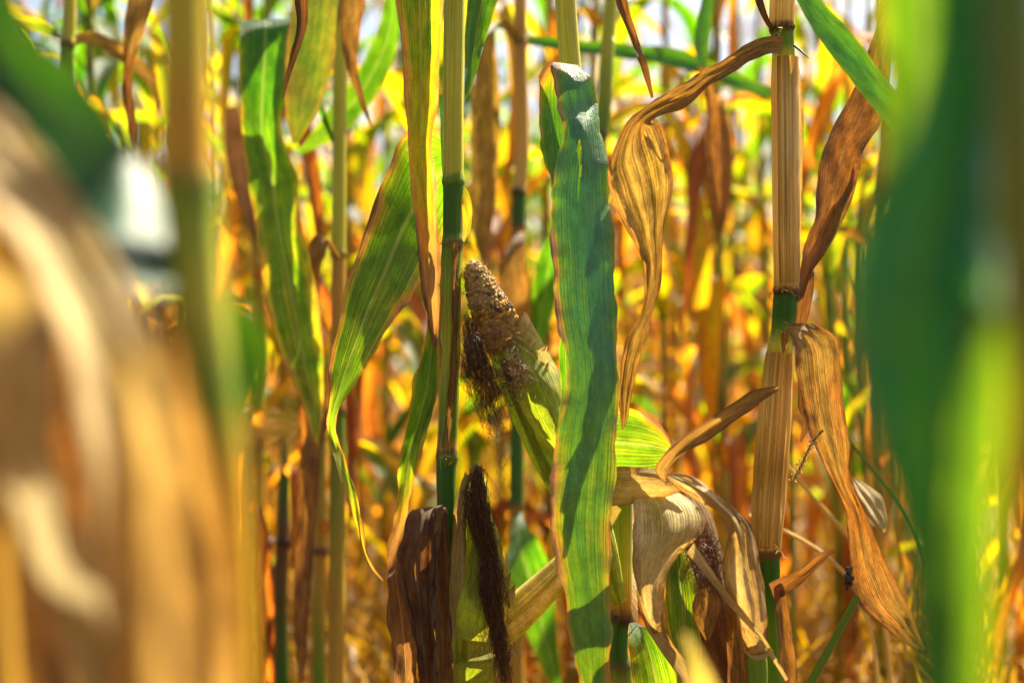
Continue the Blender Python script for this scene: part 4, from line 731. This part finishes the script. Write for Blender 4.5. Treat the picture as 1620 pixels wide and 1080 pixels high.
# ------------------------------------------------------------------ weeds at the lower right
wd = make_root(1280, 1.2, "green grass stem slanting up at the lower right with a brown seed clump", "weed", "weed_stem")
mb = MB(); tube_into(mb, hermite([P(1240, 1180, 1.22), P(1283, 1080, 1.21), P(1318, 1015, 1.205), P(1356, 944, 1.2)], 20), np.linspace(.0045, .0032, 20), 8, MG); mb.build("stem", M['stem'], wd)
mb = MB(); gk = np.random.default_rng(9)
for q in range(26):
    p = P(1342 + gk.normal(0, 3), 912 + gk.normal(0, 8), 1.2 + gk.normal(0, .003)); k = gk.uniform(.0012, .0028); mb.add(p + IV * k * gk.uniform(.6, 1.2, 3), IF, None, 0, DBR)
mb.build("seed_clump", M['stem'], wd)
for i, (pp, lb, col, r) in enumerate([([(1340, 690, 1.6), (1375, 735, 1.62), (1420, 790, 1.64)], "thin green weed stem crossing behind the twisting dry leaf", MG, .003),
        ([(1185, 815, 1.5), (1262, 850, 1.52), (1320, 890, 1.55)], "pale weed stem behind the lower joint of the straw coloured stalk", TAN, .0028),
        ([(1240, 730, 1.6), (1290, 790, 1.62), (1350, 860, 1.65)], "tan weed stem slanting down behind the straw coloured stalk", TAN, .0035),
        ([(1252, 660, 1.8), (1254, 820, 1.8), (1258, 1080, 1.8)], "upright thin green weed stem right of the straw coloured stalk", MG, .003)]):
    o = make_root(pp[-1][0], pp[-1][2], lb, "weed", "weed_stem", "thin weed stems at the lower right")
    end = P(pp[-1][0] + 60, ground_px(pp[-1][2]), pp[-1][2])
    mb = MB(); tube_into(mb, hermite([P(*p) for p in pp] + [end], 30), np.linspace(r * .7, r, 30), 7, col); mb.build("stem", M['stem'], o)
sp = thing("seed_spike", P(1258, 755, 1.18), "grey fuzzy seed spike hanging under the twisting dry leaf", "seed head")
mb = MB(); ax = hermite([P(1302, 680, 1.19), P(1285, 700, 1.19), P(1268, 735, 1.19), P(1256, 757, 1.19)], 30); tube_into(mb, ax, .0009, 5, BRN)
for q in range(150):
    c = ax[gk.integers(4, 30)] + gk.normal(0, .0022, 3); mb.add(c + IV * gk.uniform(.0004, .001), IF, None, 0, np.array(TAN) * gk.uniform(.6, 1.1))
mb.build("spike", M['stem'], sp)

# ------------------------------------------------------------------ blurred plants close to the lens
f1 = make_root(370, .46, "very blurred olive and orange corn stalk with a slanting dark green blade", group="very blurred plants close to the lens")
FO, FY = (.66, .36, .012), (.58, .46, .012)
stalk(f1, [(290, -700, 30, FY), (291, -60, 40, FY), (292, 60, 41, FY), (293, 180, 42, FO), (296, 262, 43, FO), (298, 284, 47, (.30, .22, .012)), (300, 300, 46, MG), (304, 350, 42, (.32, .40, .02)), (314, 480, 43, YG), (328, 620, 45, MG), (345, 780, 44, FO), (362, 1100, 42, FO), (370, 2000, 44, OCH), (370, ground_px(.46) + 20, 46, OCH)], M['stem'], .46, seed=20, ns=18, step=.004)
leaf(f1, [(284, -420, 296, -380, .46), (180, -360, 150, -260, .48), (20, -140, -60, 0, .50, 0, .006), (40, 40, -20, 160, .50, 0, .008), (120, 112, 60, 240, .494, .004, .006), (190, 212, 120, 325, .484, -.014, .002), (245, 298, 165, 400, .463, -.050, .0), (272, 368, 204, 448, .450, -.042, .0), (276, 422, 232, 462, .441, -.024), (274, 452, 258, 464, .437, -.01)], M['gloss'], dry=[.05, .03, .03, .05], nu=11, nv=50, seed=200, label="dark green blade slanting down from the upper left")
leaf(f1, [(330, 470, 340, 465, .46), (332, 505, 392, 480, .47, 0, .004), (338, 560, 430, 556, .475, 0, .005), (350, 630, 410, 625, .478), (366, 672, 376, 672, .48)], M['gloss'], dry=.10, nu=9, seed=201)
leaf(f1, [(340, 745, 345, 705, .46), (372, 728, 375, 680, .47, 0, .003), (420, 705, 425, 660, .48, 0, .003), (474, 690, 478, 668, .49)], M['dry'], dry=.5, nu=9, seed=202)
f2 = make_root(110, .43, "very blurred clump of golden brown withered corn leaves close up at the lower left", group="very blurred plants close to the lens")
stalk(f2, [(-60, -200, 30, OCH), (-55, 300, 34, OCH), (-30, 800, 38, OCH), (60, 2000, 40, OCH), (110, ground_px(.43) + 20, 42, OCH)], M['stem'], .45, seed=21)
leaf(f2, [(-90, 280, -70, 170, .45, .02), (-40, 310, -20, 150, .43, .045, .004), (30, 380, 50, 215, .42, .05, .004), (75, 470, 128, 318, .412, .05, .004), (110, 560, 208, 455, .41, .045, .004), (125, 650, 258, 565, .405, .03, .006), (145, 740, 286, 690, .40, .02, .01), (152, 860, 300, 830, .40, .015, .01), (165, 1000, 318, 1000, .40, .01), (185, 1240, 330, 1240, .40)], M['husk'], dry=[.62, .6, .6, .66, .76, .78], nu=17, nv=60, seed=210, pleat=(1.3, .004), curl=-.012, label="pale peach withered leaf arching over")
leaf(f2, [(-60, 290, -50, 250, .47), (-40, 360, 60, 280, .47, 0, .006), (-30, 440, 150, 400, .47, 0, .008), (0, 540, 165, 520, .47), (40, 660, 150, 660, .47)], M['dry'], dry=[.5, .5, .6, .9], nu=9, seed=211)
leaf(f2, [(-60, 420, -50, 400, .44), (-40, 500, 80, 450, .44), (-30, 600, 90, 560, .425, 0, .006), (-18, 680, 84, 650, .415, 0, .008), (10, 790, 100, 760, .40, .03, .004), (50, 900, 140, 870, .40, .03, .004), (95, 1010, 180, 980, .39, .03), (130, 1130, 215, 1120, .39, .03), (160, 1300, 205, 1300, .39, .03)], M['husk'], dry=[.64, .63, .6, .58, .58, .58], nu=11, nv=50, seed=212, label="pale straw ribbon of leaf hanging at the lower left")
leaf(f2, [(90, 480, 160, 470, .445), (100, 560, 270, 520, .44, 0, .008), (110, 660, 310, 640, .44, 0, .010), (130, 780, 345, 780, .44, 0, .012), (150, 920, 365, 920, .44, 0, .012), (170, 1120, 380, 1120, .44), (200, 1400, 350, 1400, .44)], M['husk'], dry=[.8, .78, .76, .76, .74], nu=15, nv=44, seed=213, pleat=(2, .004))
leaf(f2, [(-100, 520, 80, 500, .50), (-100, 640, 130, 620, .50, 0, .006), (-90, 820, 170, 800, .50, 0, .008), (-80, 1120, 200, 1120, .50), (-60, 1400, 180, 1400, .50)], M['dry'], dry=[.9, .92, .92], nu=11, seed=214, pleat=(2, .004))

f3 = make_root(1640, .33, "very blurred vivid green corn plant close up along the right edge", group="very blurred plants close to the lens")
stalk(f3, [(1560, -900, 40, MG), (1588, -60, 56, MG), (1598, 250, 58, (.30, .30, .012)), (1610, 500, 58, (.34, .28, .012)), (1655, 760, 56, OCH), (1720, 1100, 58, OCH), (1640, ground_px(.36) + 20, 60, OCH)], M['stem'], .37, seed=22)
leaf(f3, [(1560, -500, 1600, -480, .36), (1440, -300, 1570, -300, .345), (1478, -60, 1560, -60, .34, .01, .008), (1474, 60, 1562, 60, .34, .01, .01), (1454, 160, 1568, 160, .338, .012, .012), (1412, 260, 1572, 260, .333, .012, .012), (1352, 350, 1574, 350, .328, .012, .012), (1332, 430, 1570, 430, .325, .01, .012), (1338, 540, 1560, 540, .323, .01, .012), (1372, 680, 1545, 680, .323, .008, .012),
          (1408, 800, 1530, 800, .323, .006, .012), (1430, 900, 1524, 900, .323, .004, .01), (1445, 1080, 1518, 1080, .325), (1462, 1300, 1510, 1300, .328), (1490, 1500, 1500, 1500, .33)], M['lush'], dry=[.05, .02, .0, .0, .02, .04, .1], nu=15, nv=60, seed=220, pleat=(1.6, .007), ruffle=(.006, .06), label="broad blurred dark green blade hanging close to the lens")
leaf(f3, [(1575, -420, 1600, -400, .36), (1400, -330, 1530, -330, .44), (1384, -60, 1530, -60, .45, 0, .004), (1392, 60, 1530, 60, .45, 0, .005), (1404, 160, 1500, 170, .45, 0, .005), (1392, 260, 1480, 280, .445, 0, .004), (1384, 340, 1460, 360, .44), (1390, 430, 1440, 430, .44), (1402, 500, 1414, 500, .44)], M['green'], dry=[.2, .16, .16, .16, .16], nu=9, nv=40, seed=221, label="bright lime blurred blade at the upper edge of the blurred green plant")
leaf(f3, [(1590, 380, 1606, 400, .355), (1545, 400, 1580, 420, .335, 0, .003), (1525, 520, 1590, 520, .318, 0, .004), (1512, 640, 1594, 640, .315, 0, .005), (1502, 780, 1580, 780, .315, 0, .005), (1496, 920, 1572, 920, .316, 0, .005), (1490, 1080, 1566, 1080, .318), (1490, 1280, 1540, 1280, .32)], M['green'], dry=[.16, .18, .16, .15, .14], nu=9, nv=40, seed=222, label="yellow green blurred blade hanging in front of the dark one")
f4 = make_root(1110, .64, "pale yellow blurred leaf tip poking up at the bottom beside the withered ear", "corn leaf", "corn_leaf", None)
leaf(f4, [(1060, 1500, 1180, 1500, .66), (1085, 1240, 1190, 1240, .64, 0, .006), (1092, 1120, 1150, 1125, .63, 0, .004), (1088, 1050, 1120, 1052, .62), (1080, 1000, 1088, 1000, .615)], M['husk'], "blade", dry=[.5, .48, .5, .55], nu=9, seed=230)
